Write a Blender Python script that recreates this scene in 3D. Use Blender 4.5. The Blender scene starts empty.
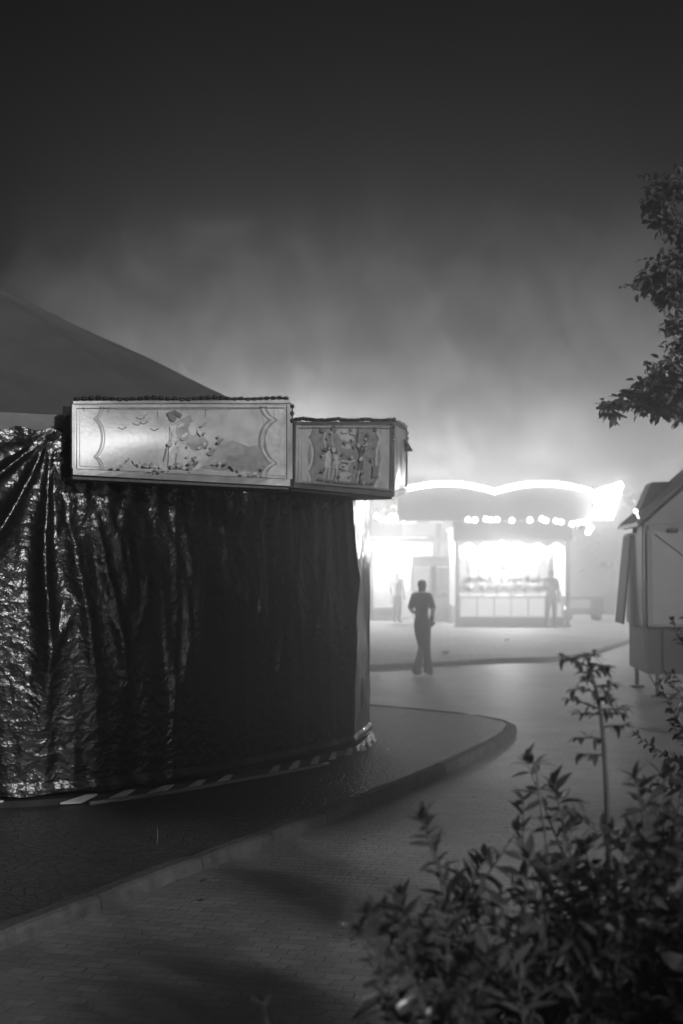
import bpy, math, random
from mathutils import Vector, Matrix, noise as mn
R = math.radians
SC = bpy.context.scene
COL = SC.collection
F = 1422.0
CAMZ = 1.75
PITCH = math.atan(60.0 / F)

def P(px, py, D):
    """world point seen at pixel (px,py) at distance D along +Y"""
    x, y = (px - 341.5) / F, (512 - py) / F
    c, s = math.cos(PITCH), math.sin(PITCH)
    d = Vector((x, c - y * s, s + y * c))
    return Vector((0, 0, CAMZ)) + d * (D / d.y)

def G(px, py, z=0.0):
    x, y = (px - 341.5) / F, (512 - py) / F
    c, s = math.cos(PITCH), math.sin(PITCH)
    d = Vector((x, c - y * s, s + y * c))
    return Vector((0, 0, CAMZ)) + d * ((z - CAMZ) / d.z)

# ------------------------------------------------------------------ mesh builder
class MB:
    def __init__(self):
        self.v, self.f, self.m, self.sm = [], [], [], []
    def add(self, vs, fs, mi=0, smooth=False):
        o = len(self.v)
        self.v += [tuple(v) for v in vs]
        for f in fs:
            self.f.append([o + i for i in f]); self.m.append(mi); self.sm.append(smooth)
    def box(self, lo, hi, mi=0, M=None):
        (a, b, c), (d, e, f) = lo, hi
        vs = [Vector(p) for p in ((a,b,c),(d,b,c),(d,e,c),(a,e,c),(a,b,f),(d,b,f),(d,e,f),(a,e,f))]
        if M is not None: vs = [M @ v for v in vs]
        self.add(vs, [(0,3,2,1),(4,5,6,7),(0,1,5,4),(1,2,6,5),(2,3,7,6),(3,0,4,7)], mi)
    def bbox(self, lo, hi, bev=0.01, mi=0, M=None):
        """box with its vertical and horizontal edges chamfered (stack of three rings)"""
        (a, b, c), (d, e, f) = lo, hi
        bev = min(bev, (d-a)*.3, (e-b)*.3, (f-c)*.3)
        rings = []
        for z, i in ((c, bev), (c+bev, 0), (f-bev, 0), (f, bev)):
            x0, x1, y0, y1 = a+i, d-i, b+i, e-i
            k = bev
            rings.append([(x0+k,y0,z),(x1-k,y0,z),(x1,y0+k,z),(x1,y1-k,z),(x1-k,y1,z),(x0+k,y1,z),(x0,y1-k,z),(x0,y0+k,z)])
        vs = [Vector(p) for r in rings for p in r]
        if M is not None: vs = [M @ v for v in vs]
        fs = []
        for r in range(3):
            for i in range(8):
                j = (i+1) % 8
                fs.append((r*8+i, r*8+j, r*8+8+j, r*8+8+i))
        fs.append(tuple(range(7,-1,-1))); fs.append(tuple(range(24,32)))
        self.add(vs, fs, mi)
    def tube(self, pts, rad, n=8, mi=0, smooth=True, caps=True):
        pts = [Vector(p) for p in pts]
        if not hasattr(rad, '__len__'): rad = [rad] * len(pts)
        vs, fs = [], []
        ref = Vector((0.31, 0.17, 0.93))
        for i, p in enumerate(pts):
            t = (pts[min(i+1, len(pts)-1)] - pts[max(i-1, 0)])
            if t.length < 1e-9: t = Vector((0,0,1))
            t.normalize()
            r_ = ref if abs(t.dot(ref)) < .95 else Vector((1,0,0))
            a = t.cross(r_).normalized(); b = t.cross(a)
            for k in range(n):
                w = 2*math.pi*k/n
                vs.append(p + (a*math.cos(w) + b*math.sin(w)) * rad[i])
        for i in range(len(pts)-1):
            for k in range(n):
                j = (k+1) % n
                fs.append((i*n+k, i*n+j, i*n+n+j, i*n+n+k))
        if caps:
            fs.append(tuple(range(n-1,-1,-1))); fs.append(tuple(range((len(pts)-1)*n, len(pts)*n)))
        self.add(vs, fs, mi, smooth)
    def ball(self, c, r, nu=10, nv=7, mi=0, smooth=True, M=None):
        c = Vector(c)
        if not hasattr(r, '__len__'): r = (r, r, r)
        vs = [c + Vector((0,0,r[2]))]; fs = []
        for i in range(1, nv):
            th = math.pi*i/nv
            for k in range(nu):
                w = 2*math.pi*k/nu
                vs.append(c + Vector((r[0]*math.sin(th)*math.cos(w), r[1]*math.sin(th)*math.sin(w), r[2]*math.cos(th))))
        vs.append(c - Vector((0,0,r[2])))
        for k in range(nu): fs.append((0, 1+k, 1+(k+1)%nu))
        for i in range(nv-2):
            for k in range(nu):
                j = (k+1) % nu
                fs.append((1+i*nu+k, 1+(i+1)*nu+k, 1+(i+1)*nu+j, 1+i*nu+j))
        L = len(vs)-1; o = 1+(nv-2)*nu
        for k in range(nu): fs.append((L, o+(k+1)%nu, o+k))
        if M is not None: vs = [M @ v for v in vs]
        self.add(vs, fs, mi, smooth)
    def prism(self, poly, f, d, mi=0):
        """2-D polygon given depth: f(u,v,w) -> point, w in {0,d}"""
        n = len(poly)
        vs = [f(u, v, 0) for u, v in poly] + [f(u, v, d) for u, v in poly]
        fs = [tuple(range(n-1,-1,-1)), tuple(range(n, 2*n))] + [(i, (i+1)%n, n+(i+1)%n, n+i) for i in range(n)]
        self.add(vs, fs, mi)
    def build(self, name, mats, parent=None, loc=None):
        me = bpy.data.meshes.new(name)
        vs = self.v
        if loc is not None:
            L = Vector(loc); vs = [tuple(Vector(v) - L) for v in vs]
        me.from_pydata(vs, [], self.f)
        if not isinstance(mats, (list, tuple)): mats = [mats]
        for m in mats: me.materials.append(m)
        me.polygons.foreach_set('material_index', self.m)
        me.polygons.foreach_set('use_smooth', self.sm)
        me.validate(); me.update()
        o = bpy.data.objects.new(name, me); COL.objects.link(o)
        if loc is not None: o.location = loc
        if parent is not None: o.parent = parent
        return o

def tag(o, label=None, cat=None, group=None, kind=None):
    if label: o['label'] = label
    if cat: o['category'] = cat
    if group: o['group'] = group
    if kind: o['kind'] = kind
    return o

def empty(name, loc, rz=0.0):
    o = bpy.data.objects.new(name, None); COL.objects.link(o)
    o.location = loc; o.rotation_euler = (0, 0, rz); o.empty_display_size = .2
    return o

def copy_tree(o, parent=None):
    c = o.copy(); COL.objects.link(c)
    if parent is not None: c.parent = parent
    for ch in list(o.children): copy_tree(ch, c)
    return c

# ------------------------------------------------------------------ materials
def nmat(name):
    m = bpy.data.materials.new(name); m.use_nodes = True
    nt = m.node_tree
    return m, nt, nt.nodes['Principled BSDF'], nt.nodes['Material Output']

def node(nt, t, **kw):
    n = nt.nodes.new(t)
    for k, v in kw.items(): setattr(n, k, v)
    return n

def mat(name, c, rough=.6, var=.15, scale=8.0, bump=0.0, bscale=60.0, metal=0.0, spec=.5, trans=0.0, emit=0.0, dirt=0.0):
    """grey procedural material: mottled colour, optional fine bump / translucency / emission"""
    m, nt, b, out = nmat(name)
    tc = node(nt, 'ShaderNodeTexCoord')
    no = node(nt, 'ShaderNodeTexNoise'); no.inputs['Scale'].default_value = scale; no.inputs['Detail'].default_value = 6
    nt.links.new(tc.outputs['Object'], no.inputs['Vector'])
    rp = node(nt, 'ShaderNodeValToRGB')
    lo, hi = max(0, c*(1-var)), min(1, c*(1+var))
    rp.color_ramp.elements[0].position = .3; rp.color_ramp.elements[0].color = (lo,lo,lo,1)
    rp.color_ramp.elements[1].position = .7; rp.color_ramp.elements[1].color = (hi,hi,hi,1)
    nt.links.new(no.outputs['Fac'], rp.inputs['Fac'])
    csrc = rp.outputs['Color']
    if dirt:
        n2 = node(nt, 'ShaderNodeTexNoise'); n2.inputs['Scale'].default_value = 2.3; n2.inputs['Detail'].default_value = 9; n2.inputs['Roughness'].default_value = .7
        nt.links.new(tc.outputs['Object'], n2.inputs['Vector'])
        r2 = node(nt, 'ShaderNodeValToRGB')
        r2.color_ramp.elements[0].position = .45; r2.color_ramp.elements[0].color = (1,1,1,1)
        r2.color_ramp.elements[1].position = .7; k = 1-dirt; r2.color_ramp.elements[1].color = (k,k,k,1)
        nt.links.new(n2.outputs['Fac'], r2.inputs['Fac'])
        mx = node(nt, 'ShaderNodeMixRGB', blend_type='MULTIPLY'); mx.inputs[0].default_value = 1
        nt.links.new(csrc, mx.inputs[1]); nt.links.new(r2.outputs['Color'], mx.inputs[2]); csrc = mx.outputs[0]
    nt.links.new(csrc, b.inputs['Base Color'])
    b.inputs['Roughness'].default_value = rough
    b.inputs['Metallic'].default_value = metal
    b.inputs['Specular IOR Level'].default_value = spec
    if emit:
        b.inputs['Emission Color'].default_value = (1,1,1,1); b.inputs['Emission Strength'].default_value = emit
    if bump:
        n3 = node(nt, 'ShaderNodeTexNoise'); n3.inputs['Scale'].default_value = bscale; n3.inputs['Detail'].default_value = 5
        nt.links.new(tc.outputs['Object'], n3.inputs['Vector'])
        bp = node(nt, 'ShaderNodeBump'); bp.inputs['Strength'].default_value = bump; bp.inputs['Distance'].default_value = .02
        nt.links.new(n3.outputs['Fac'], bp.inputs['Height']); nt.links.new(bp.outputs[0], b.inputs['Normal'])
    if trans:
        tr = node(nt, 'ShaderNodeBsdfTranslucent')
        nt.links.new(csrc, tr.inputs['Color'])
        ms = node(nt, 'ShaderNodeMixShader'); ms.inputs[0].default_value = trans
        nt.links.new(b.outputs[0], ms.inputs[1]); nt.links.new(tr.outputs[0], ms.inputs[2]); nt.links.new(ms.outputs[0], out.inputs['Surface'])
    return m

def emis(name, s):
    m, nt, b, out = nmat(name)
    e = node(nt, 'ShaderNodeEmission'); e.inputs['Color'].default_value = (1,1,1,1); e.inputs['Strength'].default_value = s
    nt.links.new(e.outputs[0], out.inputs['Surface'])
    return m

def tarp_material(k=1.0):
    m, nt, b, out = nmat('black_plastic_sheet')
    tc = node(nt, 'ShaderNodeTexCoord')
    b.inputs['Base Color'].default_value = (.007,.007,.007,1)
    b.inputs['Specular IOR Level'].default_value = .8
    vo = node(nt, 'ShaderNodeTexVoronoi', feature='F1'); vo.inputs['Scale'].default_value = 13
    no = node(nt, 'ShaderNodeTexNoise'); no.inputs['Scale'].default_value = 5; no.inputs['Detail'].default_value = 5
    ad = node(nt, 'ShaderNodeMixRGB', blend_type='ADD'); ad.inputs[0].default_value = .25
    nt.links.new(tc.outputs['Object'], no.inputs['Vector'])
    nt.links.new(tc.outputs['Object'], ad.inputs[1]); nt.links.new(no.outputs['Color'], ad.inputs[2])
    nt.links.new(ad.outputs[0], vo.inputs['Vector'])
    bp = node(nt, 'ShaderNodeBump'); bp.inputs['Strength'].default_value = .28*k; bp.inputs['Distance'].default_value = .03
    nt.links.new(vo.outputs['Distance'], bp.inputs['Height'])
    n2 = node(nt, 'ShaderNodeTexNoise'); n2.inputs['Scale'].default_value = 45; n2.inputs['Detail'].default_value = 3
    nt.links.new(tc.outputs['Object'], n2.inputs['Vector'])
    b2 = node(nt, 'ShaderNodeBump'); b2.inputs['Strength'].default_value = .35*k; b2.inputs['Distance'].default_value = .01
    nt.links.new(n2.outputs['Fac'], b2.inputs['Height']); nt.links.new(bp.outputs[0], b2.inputs['Normal'])
    nt.links.new(b2.outputs[0], b.inputs['Normal'])
    rr = node(nt, 'ShaderNodeMapRange'); rr.inputs['To Min'].default_value = .12; rr.inputs['To Max'].default_value = .32
    nt.links.new(no.outputs['Fac'], rr.inputs['Value']); nt.links.new(rr.outputs[0], b.inputs['Roughness'])
    return m

def paver_material(name, c, bw, bh, bump, joint=.35, rough=.7, ang=0.0, cobble=False):
    m, nt, b, out = nmat(name)
    tc = node(nt, 'ShaderNodeTexCoord')
    mp = node(nt, 'ShaderNodeMapping'); mp.inputs['Rotation'].default_value = (0,0,ang)
    nt.links.new(tc.outputs['Object'], mp.inputs['Vector'])
    wn = node(nt, 'ShaderNodeTexNoise'); wn.inputs['Scale'].default_value = 6; wn.inputs['Detail'].default_value = 3
    nt.links.new(mp.outputs[0], wn.inputs['Vector'])
    wa = node(nt, 'ShaderNodeMixRGB', blend_type='ADD'); wa.inputs[0].default_value = .06
    nt.links.new(mp.outputs[0], wa.inputs[1]); nt.links.new(wn.outputs['Color'], wa.inputs[2])
    if cobble:
        br = node(nt, 'ShaderNodeTexVoronoi', feature='DISTANCE_TO_EDGE'); br.inputs['Scale'].default_value = 1/bw
        nt.links.new(wa.outputs[0], br.inputs['Vector'])
        cr = node(nt, 'ShaderNodeMapRange'); cr.inputs['From Max'].default_value = .12
        nt.links.new(br.outputs['Distance'], cr.inputs['Value']); h = cr.outputs[0]
        cell = node(nt, 'ShaderNodeTexVoronoi', feature='F1'); cell.inputs['Scale'].default_value = 1/bw
        nt.links.new(wa.outputs[0], cell.inputs['Vector'])
        bwn = node(nt, 'ShaderNodeRGBToBW'); nt.links.new(cell.outputs['Color'], bwn.inputs[0]); tone = bwn.outputs[0]
    else:
        br = node(nt, 'ShaderNodeTexBrick'); br.offset = .5
        br.inputs['Scale'].default_value = 1; br.inputs['Brick Width'].default_value = bw; br.inputs['Row Height'].default_value = bh
        br.inputs['Mortar Size'].default_value = bh*.07; br.inputs['Mortar Smooth'].default_value = .4
        br.inputs['Color1'].default_value = (.2,.2,.2,1); br.inputs['Color2'].default_value = (.9,.9,.9,1); br.inputs['Mortar'].default_value = (.5,.5,.5,1)
        nt.links.new(wa.outputs[0], br.inputs['Vector'])
        iv = node(nt, 'ShaderNodeMath', operation='SUBTRACT'); iv.inputs[0].default_value = 1
        nt.links.new(br.outputs['Fac'], iv.inputs[1]); h = iv.outputs[0]
        bwn = node(nt, 'ShaderNodeRGBToBW'); nt.links.new(br.outputs['Color'], bwn.inputs[0]); tone = bwn.outputs[0]
    # tone = per-stone variation, joints darker, broad stains
    mr = node(nt, 'ShaderNodeMapRange'); mr.inputs['To Min'].default_value = c*.75; mr.inputs['To Max'].default_value = c*1.25
    nt.links.new(tone, mr.inputs['Value'])
    jr = node(nt, 'ShaderNodeMapRange'); jr.inputs['To Min'].default_value = joint; jr.inputs['To Max'].default_value = 1
    nt.links.new(h, jr.inputs['Value'])
    mu = node(nt, 'ShaderNodeMath', operation='MULTIPLY'); nt.links.new(mr.outputs[0], mu.inputs[0]); nt.links.new(jr.outputs[0], mu.inputs[1])
    st = node(nt, 'ShaderNodeTexNoise'); st.inputs['Scale'].default_value = .7; st.inputs['Detail'].default_value = 8; st.inputs['Roughness'].default_value = .65
    nt.links.new(tc.outputs['Object'], st.inputs['Vector'])
    sr = node(nt, 'ShaderNodeMapRange'); sr.inputs['From Min'].default_value = .35; sr.inputs['From Max'].default_value = .65; sr.inputs['To Min'].default_value = .7; sr.inputs['To Max'].default_value = 1.2
    nt.links.new(st.outputs['Fac'], sr.inputs['Value'])
    m2 = node(nt, 'ShaderNodeMath', operation='MULTIPLY'); nt.links.new(mu.outputs[0], m2.inputs[0]); nt.links.new(sr.outputs[0], m2.inputs[1])
    nt.links.new(m2.outputs[0], b.inputs['Base Color'])
    b.inputs['Roughness'].default_value = rough; b.inputs['Specular IOR Level'].default_value = .5
    gn = node(nt, 'ShaderNodeTexNoise'); gn.inputs['Scale'].default_value = 40; gn.inputs['Detail'].default_value = 6
    nt.links.new(tc.outputs['Object'], gn.inputs['Vector'])
    ha = node(nt, 'ShaderNodeMath', operation='MULTIPLY_ADD'); ha.inputs[1].default_value = .5
    nt.links.new(gn.outputs['Fac'], ha.inputs[0]); nt.links.new(h, ha.inputs[2])
    hb = node(nt, 'ShaderNodeMath', operation='MULTIPLY_ADD'); hb.inputs[1].default_value = .6
    nt.links.new(tone, hb.inputs[0]); nt.links.new(ha.outputs[0], hb.inputs[2])
    bp = node(nt, 'ShaderNodeBump'); bp.inputs['Strength'].default_value = bump; bp.inputs['Distance'].default_value = .012
    nt.links.new(hb.outputs[0], bp.inputs['Height']); nt.links.new(bp.outputs[0], b.inputs['Normal'])
    return m

M_TARP = tarp_material(); M_TARP_END = tarp_material(.3)
M_ROAD = paver_material('road_setts', .27, .13, .085, .75, ang=R(14), rough=.46, joint=.8)
M_ISLAND = paver_material('pavement_cobbles', .075, .075, .1, .5, cobble=True, joint=.6, rough=.5)
M_APRON = paver_material('far_paving', .34, .4, .2, .5, ang=R(4), rough=.68)
M_KERB = mat('kerb_stone', .12, .8, .3, 12, bump=.5, bscale=50, dirt=.45)
M_CANVAS = mat('grey_canvas', .15, .8, .1, 2, bump=.2, bscale=25, trans=.12, dirt=.2)
M_CANVAS_LT = mat('pale_canvas', .5, .8, .1, 3, bump=.2, trans=.12, dirt=.2)
M_BOARD = mat('painted_board_cream', .5, .28, .16, 9, bump=.03, bscale=30, dirt=.4)
M_PMID = mat('paint_mid_grey', 0.20, .36, .25, 22)
M_PLT = mat('paint_pale', 0.50, .36, .25, 22)
M_PDK = mat('paint_dark', .13, .32, .2, 14)
M_PGR = mat('paint_field', 0.26, .36, .25, 22)
M_DARK = mat('dark_metal', .035, .4, .2, 10, bump=.1, metal=.0)
M_BLACK = mat('black_cloth_and_gap', .006, .9, .3, 6)  # colour of the tie; also blackens the drum seen through the gap
M_STEEL = mat('bare_steel', .4, .35, .12, 12, metal=.8, dirt=.2)
M_ZIG = mat('grimy_white_paint', .75, .5, .12, 14, dirt=.45)
M_FRAME = mat('old_brass_frame', .22, .4, .25, 9, metal=.5, dirt=.4)
M_BEAD = mat('dark_glass_beads', .03, .18, .2, 30, metal=.3)
M_WHITE = mat('white_paint', .78, .4, .05, 6, dirt=.25)
M_WHITE2 = mat('worn_white_paint', .6, .6, .2, 16, dirt=.5)
M_GREY = mat('grey_panel', .22, .55, .1, 2.5, bump=.1, dirt=.3)
M_GREY_DK = mat('dark_grey_panel', .08, .5, .15, 3, bump=.1, dirt=.3)
M_FLAP = mat('dark_tarpaulin', .04, .7, .2, 3, bump=.15, dirt=.2)
M_GREY_LT = mat('light_grey_panel', .33, .55, .08, 2.5, dirt=.25)
M_SKIN = mat('skin', .35, .5, .05, 20)
M_CLOTH_DK = mat('dark_clothing', .012, .85, .2, 30, bump=.2)
M_CLOTH_MID = mat('grey_clothing', .03, .85, .2, 30, bump=.2)
M_CLOTH_LT = mat('white_clothing', .7, .8, .05, 30, bump=.2)
M_HAIR = mat('dark_hair', .015, .5, .3, 40)
M_EYE = mat('eye_dark', .02, .2, .0, 40)
M_SHOE = mat('dark_shoe', .03, .5, .1, 30)
M_BARK = mat('bark', .06, .9, .35, 18, bump=.8, bscale=30)
M_STEM = mat('plant_stem', .1, .7, .2, 20)
M_STEM_LT = mat('dry_stem', .2, .7, .2, 20)
M_LEAF = mat('leaf_dull', .12, .45, .45, 5, trans=.35)
M_LEAF_GL = mat('leaf_glossy_dark', .09, .28, .3, 5, trans=.15)
M_LEAF_PALE = mat('leaf_pale', .12, .55, .25, 5, trans=.3)
M_TREE = mat('tree_leaf', .12, .55, .35, 3, trans=.25)
M_HILL = mat('hill_grass', .06, .9, .3, .2, bump=.3)
M_FOREST = mat('forest_leaves', .04, .9, .4, .3)
M_BULB = emis('lit_bulb', 12)
M_NEON = emis('lit_neon', 55)
M_SIGN = emis('lit_sign', 55)
M_TUBE = emis('fluorescent_tube', 8)
M_SCREEN = emis('lit_screen', 5)
M_PANEL = emis('added_glow_panel', 1.1)  # added glow for the counter front
M_PAPER = mat('paper_litter', .8, .7, .05, 30)

# ------------------------------------------------------------------ camera, sky, key light, haze
cam = bpy.data.cameras.new('camera'); co = bpy.data.objects.new('camera', cam); COL.objects.link(co)
co.location = (0, 0, CAMZ); co.rotation_euler = (R(90) + PITCH, 0, 0)
cam.sensor_fit = 'VERTICAL'; cam.sensor_height = 36; cam.lens = 50
cam.clip_end = 600
cam.dof.use_dof = True; cam.dof.focus_distance = 8.2; cam.dof.aperture_fstop = 2.3; cam.dof.aperture_blades = 8
SC.camera = co

SUN_DIR = Vector((.53, -.848, .36)).normalized()       # towards the key light, behind the camera
EL = math.asin(SUN_DIR.z); AZ = math.atan2(SUN_DIR.x, SUN_DIR.y)
W = bpy.data.worlds.new('World'); SC.world = W; W.use_nodes = True
nt = W.node_tree; bg = nt.nodes['Background']
sk = node(nt, 'ShaderNodeTexSky', sky_type='NISHITA'); sk.sun_disc = False
sk.sun_elevation = EL; sk.sun_rotation = AZ
bw = node(nt, 'ShaderNodeRGBToBW'); nt.links.new(sk.outputs[0], bw.inputs[0])
nt.links.new(bw.outputs[0], bg.inputs['Color'])
bg.inputs['Strength'].default_value = .00015

sl = bpy.data.lights.new('key_light', 'SUN'); so = bpy.data.objects.new('key_light', sl); COL.objects.link(so)  # sun lamp standing in for an unseen lamp behind the camera
sl.energy = 3.0; sl.angle = R(3.5); sl.color = (1, 1, 1)
so.rotation_euler = (-SUN_DIR).to_track_quat('-Z', 'Y').to_euler(); so.location = (4, -6, 12)

HX0, HX1, HY0, HY1, HZ0, HZ1 = -78, 78, -14, 76, -1.0, 8.2
mb = MB(); mb.box((HX0, HY0, HZ0), (HX1, HY1, HZ1))
hz = mb.build('haze', [])
m = bpy.data.materials.new('night_haze'); m.use_nodes = True; nt = m.node_tree
nt.nodes.remove(nt.nodes['Principled BSDF'])
pv = node(nt, 'ShaderNodeVolumePrincipled'); pv.inputs['Color'].default_value = (.9,.9,.9,1)
HAZE_D, HAZE_G = .025, .82
pv.inputs['Density'].default_value = HAZE_D; pv.inputs['Anisotropy'].default_value = HAZE_G
nt.links.new(pv.outputs[0], nt.nodes['Material Output'].inputs['Volume'])
m.cycles.volume_sampling = 'EQUIANGULAR'
hz.data.materials.append(m)
tag(hz, kind='stuff')

# smoke drifting behind the carousel and over the hidden stalls
def smoke(lo, hi, dens, g, scale, seed, thr):
    mb = MB(); mb.box(lo, hi); o = mb.build('smoke', []); tag(o, kind='stuff')
    m = bpy.data.materials.new('drifting_smoke'); m.use_nodes = True; nt = m.node_tree
    nt.nodes.remove(nt.nodes['Principled BSDF'])
    v = node(nt, 'ShaderNodeVolumePrincipled'); v.inputs['Color'].default_value = (.95,.95,.95,1); v.inputs['Anisotropy'].default_value = g
    tc = node(nt, 'ShaderNodeTexCoord')
    mp = node(nt, 'ShaderNodeMapping'); mp.inputs['Location'].default_value = (seed, seed*.7, 0); mp.inputs['Rotation'].default_value = (R(12), R(34), R(10)); mp.inputs['Scale'].default_value = (scale*1.1, scale*.6, scale*.75)
    nt.links.new(tc.outputs['Object'], mp.inputs['Vector'])
    n = node(nt, 'ShaderNodeTexNoise'); n.inputs['Scale'].default_value = 1; n.inputs['Detail'].default_value = 4; n.inputs['Distortion'].default_value = 1.2
    nt.links.new(mp.outputs[0], n.inputs['Vector'])
    mr = node(nt, 'ShaderNodeMapRange', interpolation_type='SMOOTHSTEP'); mr.inputs['From Min'].default_value = thr; mr.inputs['From Max'].default_value = thr+.2
    nt.links.new(n.outputs['Fac'], mr.inputs['Value'])
    cur = mr.outputs[0]
    sx = node(nt, 'ShaderNodeSeparateXYZ'); nt.links.new(tc.outputs['Object'], sx.inputs[0])
    for ax, a, b in (('Z', hi[2], hi[2]-.6*(hi[2]-lo[2])), ('Z', lo[2], lo[2]+.15*(hi[2]-lo[2])), ('X', lo[0], lo[0]+.35*(hi[0]-lo[0])), ('X', hi[0], hi[0]-.3*(hi[0]-lo[0])), ('Y', lo[1], lo[1]+.25*(hi[1]-lo[1]))):
        r_ = node(nt, 'ShaderNodeMapRange', interpolation_type='SMOOTHSTEP'); r_.inputs['From Min'].default_value = a; r_.inputs['From Max'].default_value = b
        nt.links.new(sx.outputs[ax], r_.inputs['Value'])
        k = node(nt, 'ShaderNodeMath', operation='MULTIPLY'); nt.links.new(cur, k.inputs[0]); nt.links.new(r_.outputs[0], k.inputs[1]); cur = k.outputs[0]
    k = node(nt, 'ShaderNodeMath', operation='MULTIPLY'); k.inputs[1].default_value = dens; nt.links.new(cur, k.inputs[0])
    nt.links.new(k.outputs[0], v.inputs['Density']); nt.links.new(v.outputs[0], nt.nodes['Material Output'].inputs['Volume'])
    o.data.materials.append(m)
    return o
SMK = .35
smoke((-26, 21, .3), (.4, 52, 4.7), SMK, .15, .2, 3.0, .42)
smoke((-16, 18.0, 4.85), (9, 51, 8.12), SMK*3.0, .35, .42, 5.0, .49)

# ------------------------------------------------------------------ ground
def sheet(name, poly, z, m, kind='structure'):
    mb = MB(); mb.add([(x, y, z) for x, y in poly], [tuple(range(len(poly)))])
    return tag(mb.build(name, m), kind=kind)

sheet('road', [(-76,-13),(76,-13),(76,75),(-76,75)], 0.0, M_ROAD)

def chaikin(pts, n=2, closed=False):
    pts = [Vector(p) for p in pts]
    for _ in range(n):
        q = [] if closed else [pts[0]]
        L = len(pts)
        for i in range(L if closed else L-1):
            a, b = pts[i], pts[(i+1) % L]
            q += [a*.75+b*.25, a*.25+b*.75]
        if not closed: q.append(pts[-1])
        pts = q
    return pts

KZ = .08
front = [G(x, y) for x, y in ((0,952),(100,912),(200,871),(300,834),(400,795),(460,768),(505,745),(517,734))]
line = [Vector((-6.5,-4.0,0)), Vector((-4.2,.8,0)), Vector((-2.9,3.7,0)), Vector((-2.15,5.3,0))] + front + \
       [Vector((1.95,16.0,0)), Vector((1.72,16.7,0)), Vector((1.2,17.3,0)), Vector((.43,18.1,0)), Vector((-.8,19.0,0)), Vector((-3,19.9,0)), Vector((-7,20.3,0)), Vector((-14,20.2,0))]
kl = chaikin(line, 2)
kl = [Vector((p.x, p.y, 0)) for p in kl]
def offset(pts, d):
    out = []
    for i, p in enumerate(pts):
        t = pts[min(i+1, len(pts)-1)] - pts[max(i-1, 0)]
        n = Vector((t.y, -t.x, 0)).normalized()
        out.append(p - n*d)
    return out
inner = offset(kl, .14)
isl = [(p.x, p.y) for p in offset(kl, .115)] + [(-14, -4)]
sheet('pavement', isl, KZ - .006, M_ISLAND)

def kerb(name, pts, w, h, stone, m):
    """kerb stones of a given length butted along a line, slightly uneven"""
    rnd = random.Random(5); mb = MB()
    acc = [0]
    for a, b in zip(pts, pts[1:]): acc.append(acc[-1] + (b-a).length)
    def at(s):
        s = max(0, min(acc[-1], s))
        for i in range(len(pts)-1):
            if acc[i+1] >= s:
                t = (s-acc[i]) / max(1e-9, acc[i+1]-acc[i]); p = pts[i].lerp(pts[i+1], t)
                d = (pts[i+1]-pts[i]).normalized(); return p, d
        return pts[-1], (pts[-1]-pts[-2]).normalized()
    s = 0
    while s < acc[-1]-.05:
        e = min(acc[-1], s+stone*rnd.uniform(.85, 1.15)); k = 5
        dz, do = rnd.uniform(-.006,.006), rnd.uniform(-.006,.006)
        rings = []
        prof = [(0,-.05),(0.004,h-.035),(.012,h-.012),(.032,h),(w-.01,h),(w,h-.012),(w,-.05)]
        for j in range(k+1):
            q = s+.007+(e-s-.014)*j/k
            p, d = at(q); n = Vector((d.y, -d.x, 0))
            ch = .008 if j in (0, k) else 0
            wob = mn.noise(p*3.1)*.006
            rings.append([p - n*(u+do+wob+ch) + Vector((0,0,v+dz+mn.noise(p*4.7)*.004-(ch if v>0 else 0))) for u, v in prof])
        np_ = len(prof)
        vs = [v for r_ in rings for v in r_]; fs = []
        for j in range(k):
            for i in range(np_-1):
                fs.append((j*np_+i, (j+1)*np_+i, (j+1)*np_+i+1, j*np_+i+1))
        fs.append(tuple(range(np_))); fs.append(tuple(range((k+1)*np_-1, k*np_-1, -1)))
        mb.add(vs, fs)
        s = e
    return tag(mb.build(name, m), kind='structure')
kerb('kerb', kl, .12, KZ, .95, M_KERB)

fk = [Vector((-30,24.6,0)), Vector((-8,24.7,0)), Vector((-2,25.0,0))] + [G(x, y) for x, y in ((372,670),(430,667),(500,662),(555,662),(592,657),(625,645),(652,636))] + [Vector((11.5,46,0)), Vector((18,58,0)), Vector((26,73,0))]
fkl = [Vector((p.x, p.y, 0)) for p in chaikin(fk, 2)]
kerb('kerb', fkl, .12, KZ, .95, M_KERB)
sheet('pavement', [(p.x, p.y) for p in offset(fkl, .135)] + [(26, 74.5), (-30, 74.5)], KZ - .006, M_APRON)

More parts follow.
